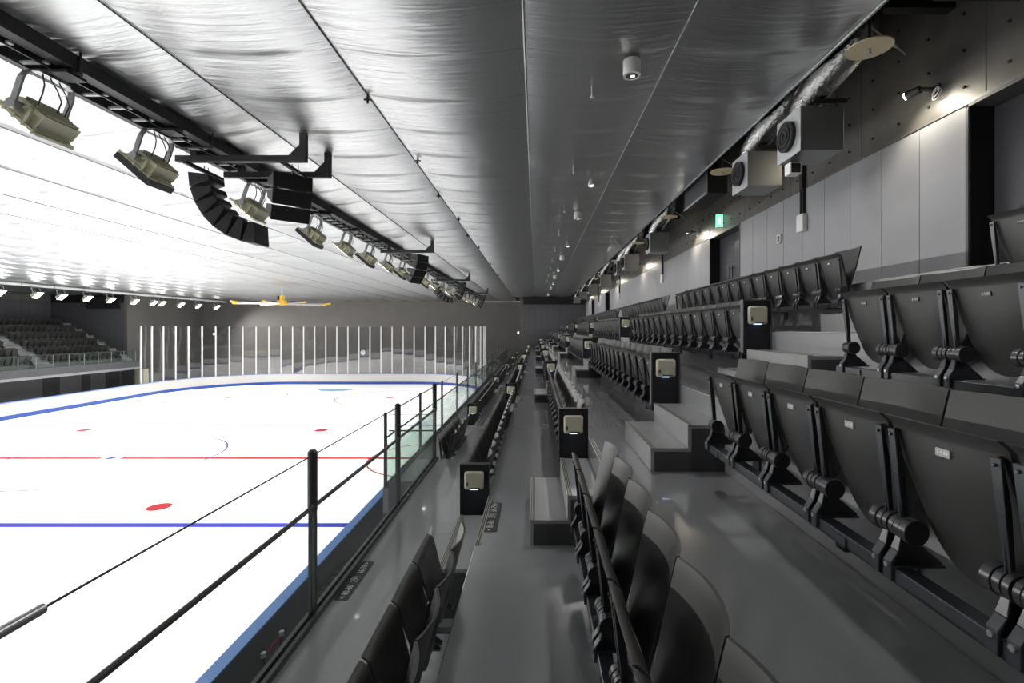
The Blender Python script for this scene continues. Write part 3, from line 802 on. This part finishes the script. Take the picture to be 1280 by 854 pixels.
# ---------------------------------------------------------------- floodlights and trusses
def flood_meshes(visor):
    # local frame: hangs from origin, aims along -x/-z; frame a = along the face (down-right), d = aim
    ang = math.radians(-41); a = Vector((math.cos(ang), 0, math.sin(ang))); d = Vector((math.sin(ang), 0, -math.cos(ang)))
    C = Vector((-0.09, 0, -0.44))
    def P(u, y, t): q = C + a * u * 0.9 + d * t * 0.9; return (q.x, y * 0.9, q.z)
    def bx(b, u0, u1, y0, y1, t0, t1, m=0):
        b.hexa([P(u0, y0, t0), P(u1, y0, t0), P(u1, y1, t0), P(u0, y1, t0)], [P(u0, y0, t1), P(u1, y0, t1), P(u1, y1, t1), P(u0, y1, t1)], m)
    body = MB()
    bx(body, -0.33, 0.33, -0.24, 0.24, 0.13, 0.17)                       # front frame
    for i in range(5): bx(body, -0.34 + i * 0.15, -0.31 + i * 0.15, -0.255, -0.24, 0.11, 0.18)
    body.hexa([P(-0.28, -0.21, 0.13), P(0.28, -0.21, 0.13), P(0.28, 0.21, 0.13), P(-0.28, 0.21, 0.13)],
              [P(-0.17, -0.17, -0.02), P(0.20, -0.17, -0.02), P(0.20, 0.17, -0.02), P(-0.17, 0.17, -0.02)])
    bo = body.mesh('housing', 'olive', bevel=0.004)
    back = MB()
    back.hexa([P(-0.20, -0.22, -0.02), P(0.26, -0.22, -0.02), P(0.26, 0.22, -0.02), P(-0.20, 0.22, -0.02)],
              [P(-0.13, -0.20, -0.075), P(0.24, -0.22, -0.075), P(0.24, 0.22, -0.075), P(-0.13, 0.20, -0.075)])
    for i in range(7): bx(back, -0.10 + i * 0.055, -0.088 + i * 0.055, -0.20, 0.20, -0.115, -0.075)
    bx(back, 0.24, 0.262, -0.23, 0.23, -0.08, 0.10); 
    ba = back.mesh('heat_sink', 'olive', bevel=0.003)
    sts = []
    for y in (-0.245, 0.215):
        br = MB()
        br.hexa([P(-0.15, y, 0.10), P(-0.11, y, 0.10), P(-0.11, y + 0.03, 0.10), P(-0.15, y + 0.03, 0.10)], [P(0.05, y, -0.06), P(0.10, y, -0.06), P(0.10, y + 0.03, -0.06), P(0.05, y + 0.03, -0.06)])
        br.hexa([P(0.10, y, 0.12), P(0.14, y, 0.12), P(0.14, y + 0.03, 0.12), P(0.10, y + 0.03, 0.12)], [P(0.06, y, -0.06), P(0.10, y, -0.06), P(0.10, y + 0.03, -0.06), P(0.06, y + 0.03, -0.06)])
        sts.append(br.mesh('strut', 'olive'))
    yk = MB()
    pv = Vector(P(-0.06, 0, 0.03))
    for s in (-1, 1):
        pts = [(0.0, s * 0.16, -0.02), (-0.02, s * 0.245, -0.06), (-0.05, s * 0.275, -0.14), (pv.x, s * 0.27, pv.z)]
        for p, q in zip(pts, pts[1:]):
            p = Vector(p); q = Vector(q); n_ = Vector((1, 0, 0)) * 0.035; o_ = Vector((0, s * 0.012, 0.0))
            yk.hexa([p - n_ - o_, p + n_ - o_, p + n_ + o_, p - n_ + o_], [q - n_ - o_, q + n_ - o_, q + n_ + o_, q - n_ + o_])
        yk.cyl((pv.x, s * 0.20, pv.z), (pv.x, s * 0.30, pv.z), 0.055, 16)
    yk.box(-0.045, 0.045, -0.18, 0.18, -0.035, -0.01)
    yo = yk.mesh('yoke', 'galv', bevel=0.002)
    cb = MB()
    for y0, y1 in ((-0.1, -0.16), (0.08, 0.14), (-0.02, 0.05)):
        q = Vector(P(0.05, 0, -0.1))
        cb.tube([(0, y0, -0.03), (0.05, (y0 + y1) / 2, -0.16), (0.06, y1, -0.27), (q.x, y1, q.z)], 0.007, 6)
    co = cb.mesh('power_cable', 'truss')
    le = MB(); bx(le, -0.29, 0.29, -0.21, 0.21, 0.171, 0.176); ln = le.mesh('lens', 'lens')
    vi = None
    if visor:
        v = MB()
        bx(v, -0.34, -0.325, -0.25, 0.25, 0.16, 0.26); bx(v, 0.325, 0.34, -0.25, 0.25, 0.16, 0.26)
        bx(v, -0.34, 0.34, -0.255, -0.242, 0.16, 0.26); bx(v, -0.34, 0.34, 0.242, 0.255, 0.16, 0.26)
        vi = v.mesh('visor', 'visor')
    cl = MB(); cl.box(-0.16, 0.28, -0.12, 0.12, -0.012, 0.02); cl.box(0.14, 0.30, -0.05, 0.05, 0.02, 0.17); cm = cl.mesh('clamp', 'truss')
    return dict(housing=bo, heat_sink=ba, strut=sts[0], strut2=sts[1], yoke=yo, power_cable=co, lens=ln, visor=vi, clamp=cm), P(0, 0, 0.30), d
FM = [flood_meshes(False), flood_meshes(True)]
TX, TZ = -5.19, 2.95
near_y = [-5.6, -3.4, -1.2, 1.0, 3.2, 5.40, 6.95, 9.4, 12.0, 14.0, 15.9, 17.9, 19.8] + [21.9 + 2.1 * i for i in range(13)]
vis = 0
for i, y in enumerate(near_y):
    far_side = False
    parts, lp, d = FM[(i % 2 == 0) if y > 6 else 0]
    if 8 < y < 11: parts, lp, d = FM[0]
    vis += y > 5
    nm = ('%s olive floodlight from the near end of the closer truss' % ORD[vis - 1]) if y > 5 else '%s olive floodlight of the closer truss, outside the picture' % ORD[i]
    t = thing('floodlight', (TX - 0.22, y, TZ - 0.13), nm + (' with black visor' if parts['visor'] else ''), 'floodlight', 'floodlights of the closer truss')
    for k, me in parts.items():
        if me: inst(k.rstrip('2'), me, t)
    ld = bpy.data.lights.new('flood_beam', 'SPOT'); ld.energy = FLOOD_W; ld.spot_size = math.radians(125); ld.spot_blend = 0.7; ld.shadow_soft_size = 0.25; ld.color = (1, 0.985, 0.96)
    lo = bpy.data.objects.new('flood_beam', ld); col.objects.link(lo); lo.parent = t; lo.location = lp
    lo.rotation_euler = d.to_track_quat('-Z', 'Y').to_euler()
FXT = MIR - TX - 0.2
far_y = [-5, -2, 1, 4, 7, 10, 13, 16, 19, 22, 25, 28, 30.6] + [32.9, 34.6, 36.6, 38.6, 40.9, 42.9, 43.9, 46.2, 48.6, 51.4]
vis = 0
for i, y in enumerate(far_y):
    parts, lp, d = FM[0]; vis += y > 31
    nm = '%s glowing floodlight of the far truss counted from the left' % ORD[vis - 1] if y > 31 else '%s glowing floodlight of the far truss, outside the picture' % ORD[i]
    t = thing('floodlight', (FXT + 0.22, y, TZ - 0.13), nm, 'floodlight', 'floodlights of the far truss', rot=(0, 0, math.pi))
    for k, me in parts.items():
        if me: inst(k.rstrip('2'), me, t)
    ld = bpy.data.lights.new('flood_beam', 'SPOT'); ld.energy = FAR_W; ld.spot_size = math.radians(150); ld.spot_blend = 0.6; ld.shadow_soft_size = 0.25; ld.color = (1, 0.985, 0.96)
    lo = bpy.data.objects.new('flood_beam', ld); col.objects.link(lo); lo.parent = t; lo.location = lp
    lo.rotation_euler = d.to_track_quat('-Z', 'Y').to_euler()
def truss(x, sgn, y0, y1, label, mt, parts_to):
    t = thing('lighting_truss', (x, y0, TZ), label, 'truss')
    m = MB(); m.box(-0.08, 0.08, 0, y1 - y0, -0.06, 0.10); m.obj('beam', mt, t)
    for a, b_ in ((-0.44, -0.37), (-0.145, -0.125)):
        m = MB(); m.box(min(sgn * a, sgn * b_), max(sgn * a, sgn * b_), 0, y1 - y0, -0.10, 0.02); m.obj('ladder_rail', mt, t)
    q = MB(); q.box(min(sgn * -0.37, sgn * -0.08), max(sgn * -0.37, sgn * -0.08), -0.022, 0.022, -0.085, -0.06); me = q.mesh('rung', 'truss_pale')
    rest = MB()
    n = int((y1 - y0) / 0.36)
    for i in range(n):
        y = y0 + 0.2 + i * 0.36
        if parts_to[0] < y < parts_to[1]: inst('rung', me, t, (0, y - y0, 0))
        else: rest.box(min(sgn * -0.37, sgn * -0.08), max(sgn * -0.37, sgn * -0.08), y - y0 - 0.018, y - y0 + 0.018, -0.085, -0.06)
    o = rest.obj('distant_rungs', 'galv', t); o['kind'] = 'stuff'
    q = MB(); q.cyl((0.1 * sgn, 0, -0.08), (0.1 * sgn, 0, CEIL - TZ + 0.1), 0.014, 8); q.cyl((-0.47 * sgn, 0, -0.08), (-0.47 * sgn, 0, CEIL - TZ + 0.1), 0.008, 6); q.box(min(-0.47 * sgn, 0.1 * sgn), max(-0.47 * sgn, 0.1 * sgn), -0.02, 0.02, -0.105, -0.086)
    me = q.mesh('hanger', 'truss')
    for i in range(int((y1 - y0) / 2.2)): inst('hanger', me, t, (0, 0.9 + i * 2.2, 0))
    return t
truss(TX, 1, -6.5, 49.0, 'long dark lighting truss with cable ladder above the near boards', 'truss', (3, 20))
truss(FXT, -1, -6.5, 53.0, 'long pale lighting truss above the far side of the ice', 'truss_pale', (0, 0))

# ---------------------------------------------------------------- loudspeakers on hanging frames
def array_meshes(nb, r, face, depth, width, a0, da):
    out = []
    for i in range(nb):
        A = math.radians(a0 + da * i); B = math.radians(a0 + da * (i + 1) - (1.0 if da > 0 else -1.0))
        fr = [(r * math.cos(A), r * math.sin(A)), (r * math.cos(B), r * math.sin(B))]
        ri = r - depth; sh = 0.22
        Am = A + (B - A) * sh; Bm = B - (B - A) * sh
        bk = [(ri * math.cos(Bm), ri * math.sin(Bm)), (ri * math.cos(Am), ri * math.sin(Am))]
        hw = width / 2
        b = MB(); b.prism(fr + bk, 'y', -hw, hw)
        g_ = MB(); rr = r + 0.006
        fp = [(rr * math.cos(A), rr * math.sin(A)), (rr * math.cos(B), rr * math.sin(B)), fr[1], fr[0]]
        g_.prism(fp, 'y', -hw + 0.01, hw - 0.01)
        out.append((b, g_))
    return out
def speaker_array(loc, kind, nb, label, rz=0.0, fly=False):
    t = thing('line_array_speaker', loc, label, 'loudspeaker', 'hung loudspeaker arrays', rot=(0, 0, math.radians(rz)))
    if kind == 'rink':
        r = 1.18; arr = array_meshes(nb, r, 0, 0.34, 0.42, 180, 88.0 / nb); off = (1.10, -0.02)
    else:
        r = 1.5; arr = array_meshes(nb, r, 0, 0.36, 0.62, 0, -10.5); off = (-1.36, -0.06)
    for b, g_ in arr:
        for q in (b, g_): q.v = [(v[0] + off[0], v[1], v[2] + off[1]) for v in q.v]
        o = b.obj('cabinet', 'speaker_side', t, bevel=0.008); g_.obj('grille', 'speaker', o)
    m = MB(); m.cyl((0.05, 0, -0.06), (0.05, 0, 0.14), 0.01, 6); m.cyl((0.05, 0.1, -0.06), (0.05, 0.1, 0.14), 0.01, 6); m.obj('suspension_rod', 'galv', t)
    if fly:
        m = MB(); m.box(0.02, 0.08, -0.46, 0.48, 0.03, 0.08); f_ = m.obj('fly_bar', 'truss', t); f_.rotation_euler = (0, 0, -math.radians(rz))
    return t
def sframe(y, x0, x1, zb, label, lefth=True):
    t = thing('speaker_frame', (0, y, zb), label, 'frame', 'hanging speaker frames')
    m = MB(); m.box(x0, x1, -0.045, 0.045, -0.05, 0.05); m.obj('crossbar', 'truss', t, bevel=0.004)
    for x in (x1 - 0.05, x0 + 0.30):
        m = MB(); m.box(x - 0.05, x + 0.05, -0.045, 0.045, 0.05, CEIL - zb + 0.05); m.obj('upright', 'truss', t)
    m = MB(); m.prism([(x1 - 0.1, 0.05), (x1 - 0.3, 0.05), (x1 - 0.1, 0.25)], 'y', -0.01, 0.01); m.obj('gusset', 'truss', t)
ZB = 2.74
sframe(7.80, -5.80, -3.70, ZB, 'dark hanging frame nearest the camera, over the first speaker array'); sframe(8.62, -5.55, -3.66, ZB, 'dark hanging frame just behind the nearest one')
speaker_array((-5.68, 8.20, 2.62), 'rink', 7, 'curved black speaker array facing the ice, nearest the camera', 0, True)
speaker_array((-4.18, 8.25, 2.66), 'stand', 3, 'black speaker array facing the seats, nearest the camera', -48, True)
sframe(17.1, -5.5, -3.62, ZB, 'dark hanging frame over the second stand-facing speaker array')
speaker_array((-4.1, 17.1, 2.66), 'stand', 4, 'second black speaker array facing the seats along the truss', -25)
sframe(27.2, -5.9, -3.7, ZB, 'dark hanging frame over the third pair of speaker arrays')
speaker_array((-5.75, 27.2, 2.62), 'rink', 7, 'distant curved black speaker array facing the ice')
speaker_array((-4.1, 27.2, 2.66), 'stand', 4, 'third black speaker array facing the seats along the truss')
sframe(37.5, -5.5, -3.7, ZB, 'dark hanging frame over the farthest speaker array')
speaker_array((-4.1, 37.5, 2.66), 'stand', 4, 'farthest black speaker array facing the seats')
t = thing('beam_pipe', (-4.7, 48.4, 2.72), 'pale horizontal pipe at the far end of the closer truss', 'pipe')
m = MB(); m.cyl((-1, 0, 0), (3.4, 0, 0), 0.07, 10); m.obj('pipe', 'galv', t)
m = MB(); m.cyl((-0.4, 0, 0.05), (-0.4, 0, 0.6), 0.02, 6); m.cyl((2.6, 0, 0.05), (2.6, 0, 0.6), 0.02, 6); m.obj('hanger', 'galv', t)

# ---------------------------------------------------------------- big ceiling fan
t = thing('ceiling_fan', (-18.5, 35.2, 1.80), 'large ceiling fan with pale blades and yellow tips and hub', 'fan')
m = MB(); m.cyl((0, 0, -0.06), (0, 0, 0.06), 0.38, 24); m.box(-0.24, 0.26, -0.22, 0.22, 0.06, 0.25); m.box(-0.10, 0.12, -0.15, 0.15, 0.25, 0.62); m.obj('hub', 'yellow', t)
m = MB(); m.box(-0.28, -0.10, -0.12, 0.12, 0.28, 0.60); m.obj('motor', 'black', t)
m = MB(); m.cyl((0, 0, 0.6), (0, 0, CEIL - 1.80 + 0.2), 0.03, 10); m.obj('down_rod', 'galv', t)
bl = MB(); bl.hexa([(0.4, -0.10, -0.02), (0.4, 0.10, 0.03), (0.4, 0.10, 0.05), (0.4, -0.10, 0.0)], [(2.95, -0.10, -0.02), (2.95, 0.10, 0.03), (2.95, 0.10, 0.05), (2.95, -0.10, 0.0)]); blm = bl.mesh('blade', 'blade')
tp = MB(); tp.hexa([(2.95, -0.10, -0.03), (2.95, 0.10, 0.02), (2.95, 0.10, 0.06), (2.95, -0.10, 0.01)], [(3.36, -0.06, -0.03), (3.36, 0.06, 0.02), (3.36, 0.06, 0.12), (3.36, -0.06, 0.08)]); tpm = tp.mesh('blade_tip', 'yellow')
for i in range(8):
    a = math.radians(8 + 45 * i); o = inst('blade', blm, t, rot=(0, 0, a)); inst('blade_tip', tpm, o)

# ---------------------------------------------------------------- services over the stand
dy = [6.0, 7.5, 13.9, 17.9, 19.6, 24.6, 30.0, 36.0, 41.5]
for i, y in enumerate(dy):
    t = thing('air_outlet_box', (3.55, y, 2.22), '%s galvanised air outlet box from the camera, hung beside the ceiling edge' % ORD[i], 'air outlet', 'air outlet boxes')
    m = MB(); m.box(-0.262, 0.275, 0, 0.56, 0, 0.54); m.obj('box', 'duct', t, bevel=0.006)
    m = MB(); m.box(-0.272, -0.262, -0.008, 0.568, -0.008, 0.548); pl = m.obj('face_plate', 'duct_face', t)
    m = MB(); m.cyl((-0.32, 0.28, 0.27), (-0.272, 0.28, 0.27), 0.19, 28); nz = m.obj('nozzle', 'black', t, smooth=40)
    for r_, o_ in ((0.185, -0.322), (0.12, -0.326), (0.06, -0.328)):
        m = MB(); m.tube([(o_, 0.28 + r_ * math.cos(a * math.pi / 14), 0.27 + r_ * math.sin(a * math.pi / 14)) for a in range(28)], 0.010, 6, closed=True); m.obj('nozzle_ring', 'truss', nz, smooth=60)
    pts = [(-0.06, 0.30, 0.52), (-0.06, 0.29, 0.64), (-0.02, 0.20, 0.76), (0.03, 0.02, 0.86), (0.08, -0.22, 0.95), (0.14, -0.42, 1.08), (0.18, -0.5, 1.3), (0.2, -0.5, 1.7)]
    m = MB(); m.tube(pts, 0.185, 16); m.obj('flexible_duct', 'flex', t, smooth=60)
    m = MB(); m.box(-0.1, 0.32, 0.0, 0.04, 0.60, 0.64); 
    for xx in (-0.06, 0.2): m.cyl((xx, 0.02, 0.54), (xx, 0.02, 0.60), 0.012, 8); m.cyl((xx, 0.02, 0.64), (xx, 0.02, 2.485), 0.006, 6)
    m.obj('hanger', 'black', t)
t = thing('air_duct', (3.9, 9.85, 2.77), 'long rectangular grey duct hung in the gap beside the ceiling', 'duct')
m = MB(); m.box(-0.40, 0.0, 0, 1.45, 0.0, 0.50); m.obj('casing', 'black', t)
m = MB(); m.box(-0.42, -0.40, 0, 1.45, 0.0, 0.50); m.obj('side_plate', 'duct_dark', t)
m = MB(); m.box(-0.445, -0.42, 0.0, 1.45, -0.02, 0.015); m.box(-0.44, -0.41, -0.02, 0.0, -0.02, 0.50); m.obj('flange', 'galv', t)
m = MB()
for yy in (0.3, 1.2): m.cyl((-0.3, yy, 0.5), (-0.3, yy, 1.935), 0.008, 6); m.cyl((-0.1, yy, 0.5), (-0.1, yy, 1.935), 0.008, 6)
m.obj('hanger', 'black', t)
t = thing('cable_tray', (4.35, 2.2, 3.22), 'black cable tray box high above the nearest door', 'tray')
m = MB(); m.box(-0.45, 0.40, 2.4, 2.55, 0.0, 0.28); m.box(-0.45, -0.40, 0.2, 2.5, 0.0, 0.25); m.box(0.3, 0.4, 0.2, 2.5, 0.0, 0.25); m.box(-0.40, 0.3, 0.2, 2.4, 0.0, 0.02); m.obj('tray', 'black', t)
m = MB()
for yy in (0.5, 2.2): m.cyl((-0.3, yy, 0.0), (-0.3, yy, 1.485), 0.01, 6)
m.obj('hanger', 'truss', t)
for i in range(10):
    y = (5.25, 9.37, 13.15, 17.15, 21.6, 26.0, 29.3, 34.0, 38.2, 42.5)[i]
    t = thing('sprinkler_plate', (3.62, y, 3.04), '%s tan heat collector disc of the sprinkler line from the camera' % ORD[i], 'sprinkler', 'sprinkler collector discs')
    m = MB(); m.cyl((0, 0, 0), (0, 0, 0.012), 0.225, 32); m.obj('disc', 'disc', t, smooth=40)
    m = MB(); m.cyl((0, 0, 0.012), (0, 0, 1.665), 0.016, 8); m.obj('pipe', 'truss', t)
    m = MB(); m.cyl((0, 0, -0.05), (0, 0, 0), 0.018, 10); m.cyl((0, 0, -0.06), (0, 0, -0.05), 0.03, 10); m.obj('sprinkler_head', 'galv', t)
    m = MB(); m.tube([(0.02, 0.0, 0.24), (0.18, 0.03, 0.15), (0.20, 0.033, 0.14), (0.33, 0.056, 0.06), (0.35, 0.06, 0.05), (0.46, 0.08, -0.015)], [.008, .008, .016, .016, .008, .008], 8); m.obj('brace', 'galv', t)
# ceiling downlights and sprinkler heads over the seats
for i, y in enumerate((-2.1, 5.6, 12.9, 20.6, 28.3, 36.0, 43.0)):
    t = thing('downlight', (1.11, y, CEIL - 0.07), '%s white cylinder downlight under the foil ceiling above the seats' % ORD[i], 'downlight', 'ceiling downlights')
    m = MB(); m.cyl((0, 0, -0.20), (0, 0, -0.03), 0.10, 28); m.cyl((0, 0, -0.03), (0, 0, -0.015), 0.085, 24); m.obj('body', 'white_paint', t, smooth=40)
    m = MB(); m.cyl((0, 0, -0.015), (0, 0, 0.10), 0.03, 12); m.box(-0.09, 0.09, -0.02, 0.02, 0.0, 0.02); m.obj('mount', 'galv', t)
    m = MB(); m.cyl((0, 0, -0.203), (0, 0, -0.2), 0.07, 24); rr_ = m.obj('recess', 'panel_edge', t)
    m = MB(); m.cyl((0.01, 0, -0.207), (0.01, 0, -0.203), 0.028, 16); m.obj('lens', 'lamp_white', rr_)
    ld = bpy.data.lights.new('downlight_beam', 'SPOT'); ld.energy = DOWN_W; ld.spot_size = math.radians(178); ld.spot_blend = 0.35; ld.shadow_soft_size = 0.07; ld.color = (1, 0.98, 0.97)
    lo = bpy.data.objects.new('downlight_beam', ld); col.objects.link(lo); lo.parent = t; lo.location = (0, 0, -0.23)
for i, y in enumerate((10.0, 17.4, 24.8, 32.2)):
    t = thing('mini_spotlight', (1.13, y, CEIL - 0.07), '%s small round ceiling spotlight between the white cylinder downlights' % ORD[i], 'spotlight', 'small ceiling spotlights')
    m = MB(); m.cyl((0, 0, -0.06), (0, 0, 0.10), 0.014, 8); m.obj('stem', 'galv', t)
    m = MB(); m.cyl((0, 0, -0.06), (0.01, -0.02, -0.17), 0.035, 16, r2=0.065); m.obj('shade', 'white_paint', t, smooth=40)
    m = MB(); m.cyl((0.01, -0.02, -0.171), (0.01, -0.021, -0.174), 0.055, 16); m.obj('lens', 'lamp_white', t)
for i in range(9):
    y = 6.2 + 3.05 * i; x = 0.72
    t = thing('sprinkler_drop', (x, y, CEIL - 0.06), '%s thin sprinkler drop under the ceiling between the wires' % ORD[i], 'sprinkler', 'ceiling sprinkler drops')
    m = MB(); m.cyl((0, 0, -0.16), (0, 0, 0.09), 0.012, 8); m.obj('drop_pipe', 'galv', t)
    m = MB(); m.cyl((0, 0, -0.18), (0, 0, -0.16), 0.022, 8); m.obj('head', 'white_paint', t)
for i in range(10):
    y = 6.6 + 2.4 * i
    t = thing('sensor_pin', (-2.30 + (0.1 if i % 2 else 0), y, CEIL - 0.02), '%s small dark fitting hanging on the ceiling seam beside the truss' % ORD[i], 'fitting', 'seam fittings')
    m = MB(); m.cyl((0, 0, -0.10), (0, 0, 0.06), 0.016, 8); m.obj('pin', 'truss', t)
    m = MB(); m.box(-0.05, 0.05, -0.012, 0.012, -0.06, -0.04); m.obj('crosspiece', 'truss', t)
# wall spotlights
for i, y in enumerate((6.05, 14.7, 22.0, 29.2, 36.7, 44.0)):
    t = thing('wall_spotlight', (XW, y, 2.90), '%s lit spotlight on the dark upper wall from the camera' % ORD[i], 'spotlight', 'wall spotlights')
    m = MB(); m.cyl((-0.001, -0.14, 0.03), (-0.21, -0.14, 0.03), 0.022, 10); m.box(-0.02, 0.012, -0.19, -0.09, -0.02, 0.08); m.obj('arm', 'truss', t)
    m = MB(); m.cyl((-0.20, -0.14, 0.03), (-0.26, 0.0, 0.015), 0.045, 16, r2=0.055); m.obj('head', 'truss', t, smooth=40)
    m = MB(); m.cyl((-0.263, 0.004, 0.0145), (-0.268, 0.014, 0.0135), 0.042, 16); m.obj('lens', 'lamp_hot', t)
    m = MB(); m.tube([(-0.06 + 0.02 * math.sin(a), -0.20 - 0.045 * math.cos(a * 1.0), -0.03 + 0.06 * math.sin(a)) for a in [q * 2 * math.pi / 18 for q in range(18)]], 0.006, 6, closed=True)
    m.tube([(-0.04 + 0.02 * math.sin(a), -0.19 - 0.06 * math.cos(a), -0.05 + 0.07 * math.sin(a)) for a in [q * 2 * math.pi / 18 for q in range(18)]], 0.006, 6, closed=True)
    m.obj('cable_loop', 'white_paint', t, smooth=60)
    ld = bpy.data.lights.new('spot_beam', 'SPOT'); ld.energy = WALL_W; ld.spot_size = math.radians(165); ld.spot_blend = 0.7; ld.shadow_soft_size = 0.04; ld.color = (1, 0.92, 0.76)
    lo = bpy.data.objects.new('spot_beam', ld); col.objects.link(lo); lo.parent = t; lo.location = (-0.34, 0.03, -0.03)
    lo.rotation_euler = Vector((0.12, -0.32, -0.9)).to_track_quat('-Z', 'Y').to_euler()
# conduits with white boxes, switch, exit sign on the wall
for i, y in enumerate((8.83, 18.6, 28.2, 37.6)):
    t = thing('wall_antenna_box', (XW, y, 1.93), '%s white wall box at the end of a dark conduit, counted from the camera' % ORD[i], 'wall box', 'white wall boxes')
    m = MB(); m.box(-0.09, -0.002, -0.11, 0.11, -0.16, 0.16); m.obj('box', 'white_paint', t, bevel=0.01)
    m = MB(); m.box(-0.05, -0.002, -0.055, -0.005, 0.16, 0.62); m.box(-0.05, -0.002, 0.02, 0.06, 0.16, 0.62); m.box(-0.06, -0.014, -0.05, 0.05, 0.62, 1.6); m.obj('conduit', 'black', t)
t = thing('wall_switch', (XW, 9.68, 1.80), 'small white control box on the grey wall panel left of the conduit', 'switch')
m = MB(); m.box(-0.05, -0.001, -0.07, 0.07, -0.09, 0.09); m.obj('plate', 'white_paint', t, bevel=0.01)
m = MB(); m.box(-0.06, -0.05, -0.045, 0.02, -0.06, 0.06); m.obj('cover', 'panel_edge', t)
t = thing('exit_sign', (XW, 12.7, 2.66), 'green lit exit sign above the second door', 'sign')
m = MB(); m.box(-0.16, 0.012, -0.03, 0.03, 0, 0.34); m.obj('housing', 'white_paint', t)
m = MB(); m.box(-0.155, -0.0, -0.033, -0.03, 0.01, 0.33); face = m.obj('face', 'exit_green', t)
m = MB(); m.box(-0.11, -0.07, -0.035, -0.033, 0.22, 0.27); m.box(-0.12, -0.06, -0.035, -0.033, 0.08, 0.21); m.obj('running_figure', 'exit_white', face)
m = MB(); m.box(-0.165, -0.16, -0.03, 0.03, 0.0, 0.34); m.obj('side_face', 'exit_green', t)
t = thing('camera_bracket', (3.40, 6.36, 2.12), 'small white framed box under the nearest air outlet', 'box')
m = MB(); m.box(-0.06, 0.10, 0.0, 0.14, -0.08, 0.08); m.obj('case', 'white_paint', t, bevel=0.01)
m = MB(); m.box(-0.04, 0.08, -0.006, 0.0, -0.06, 0.06); m.obj('window', 'black', t)
m = MB(); m.box(0.0, 0.02, 0.05, 0.07, 0.08, 0.10); m.obj('stem', 'truss', t)
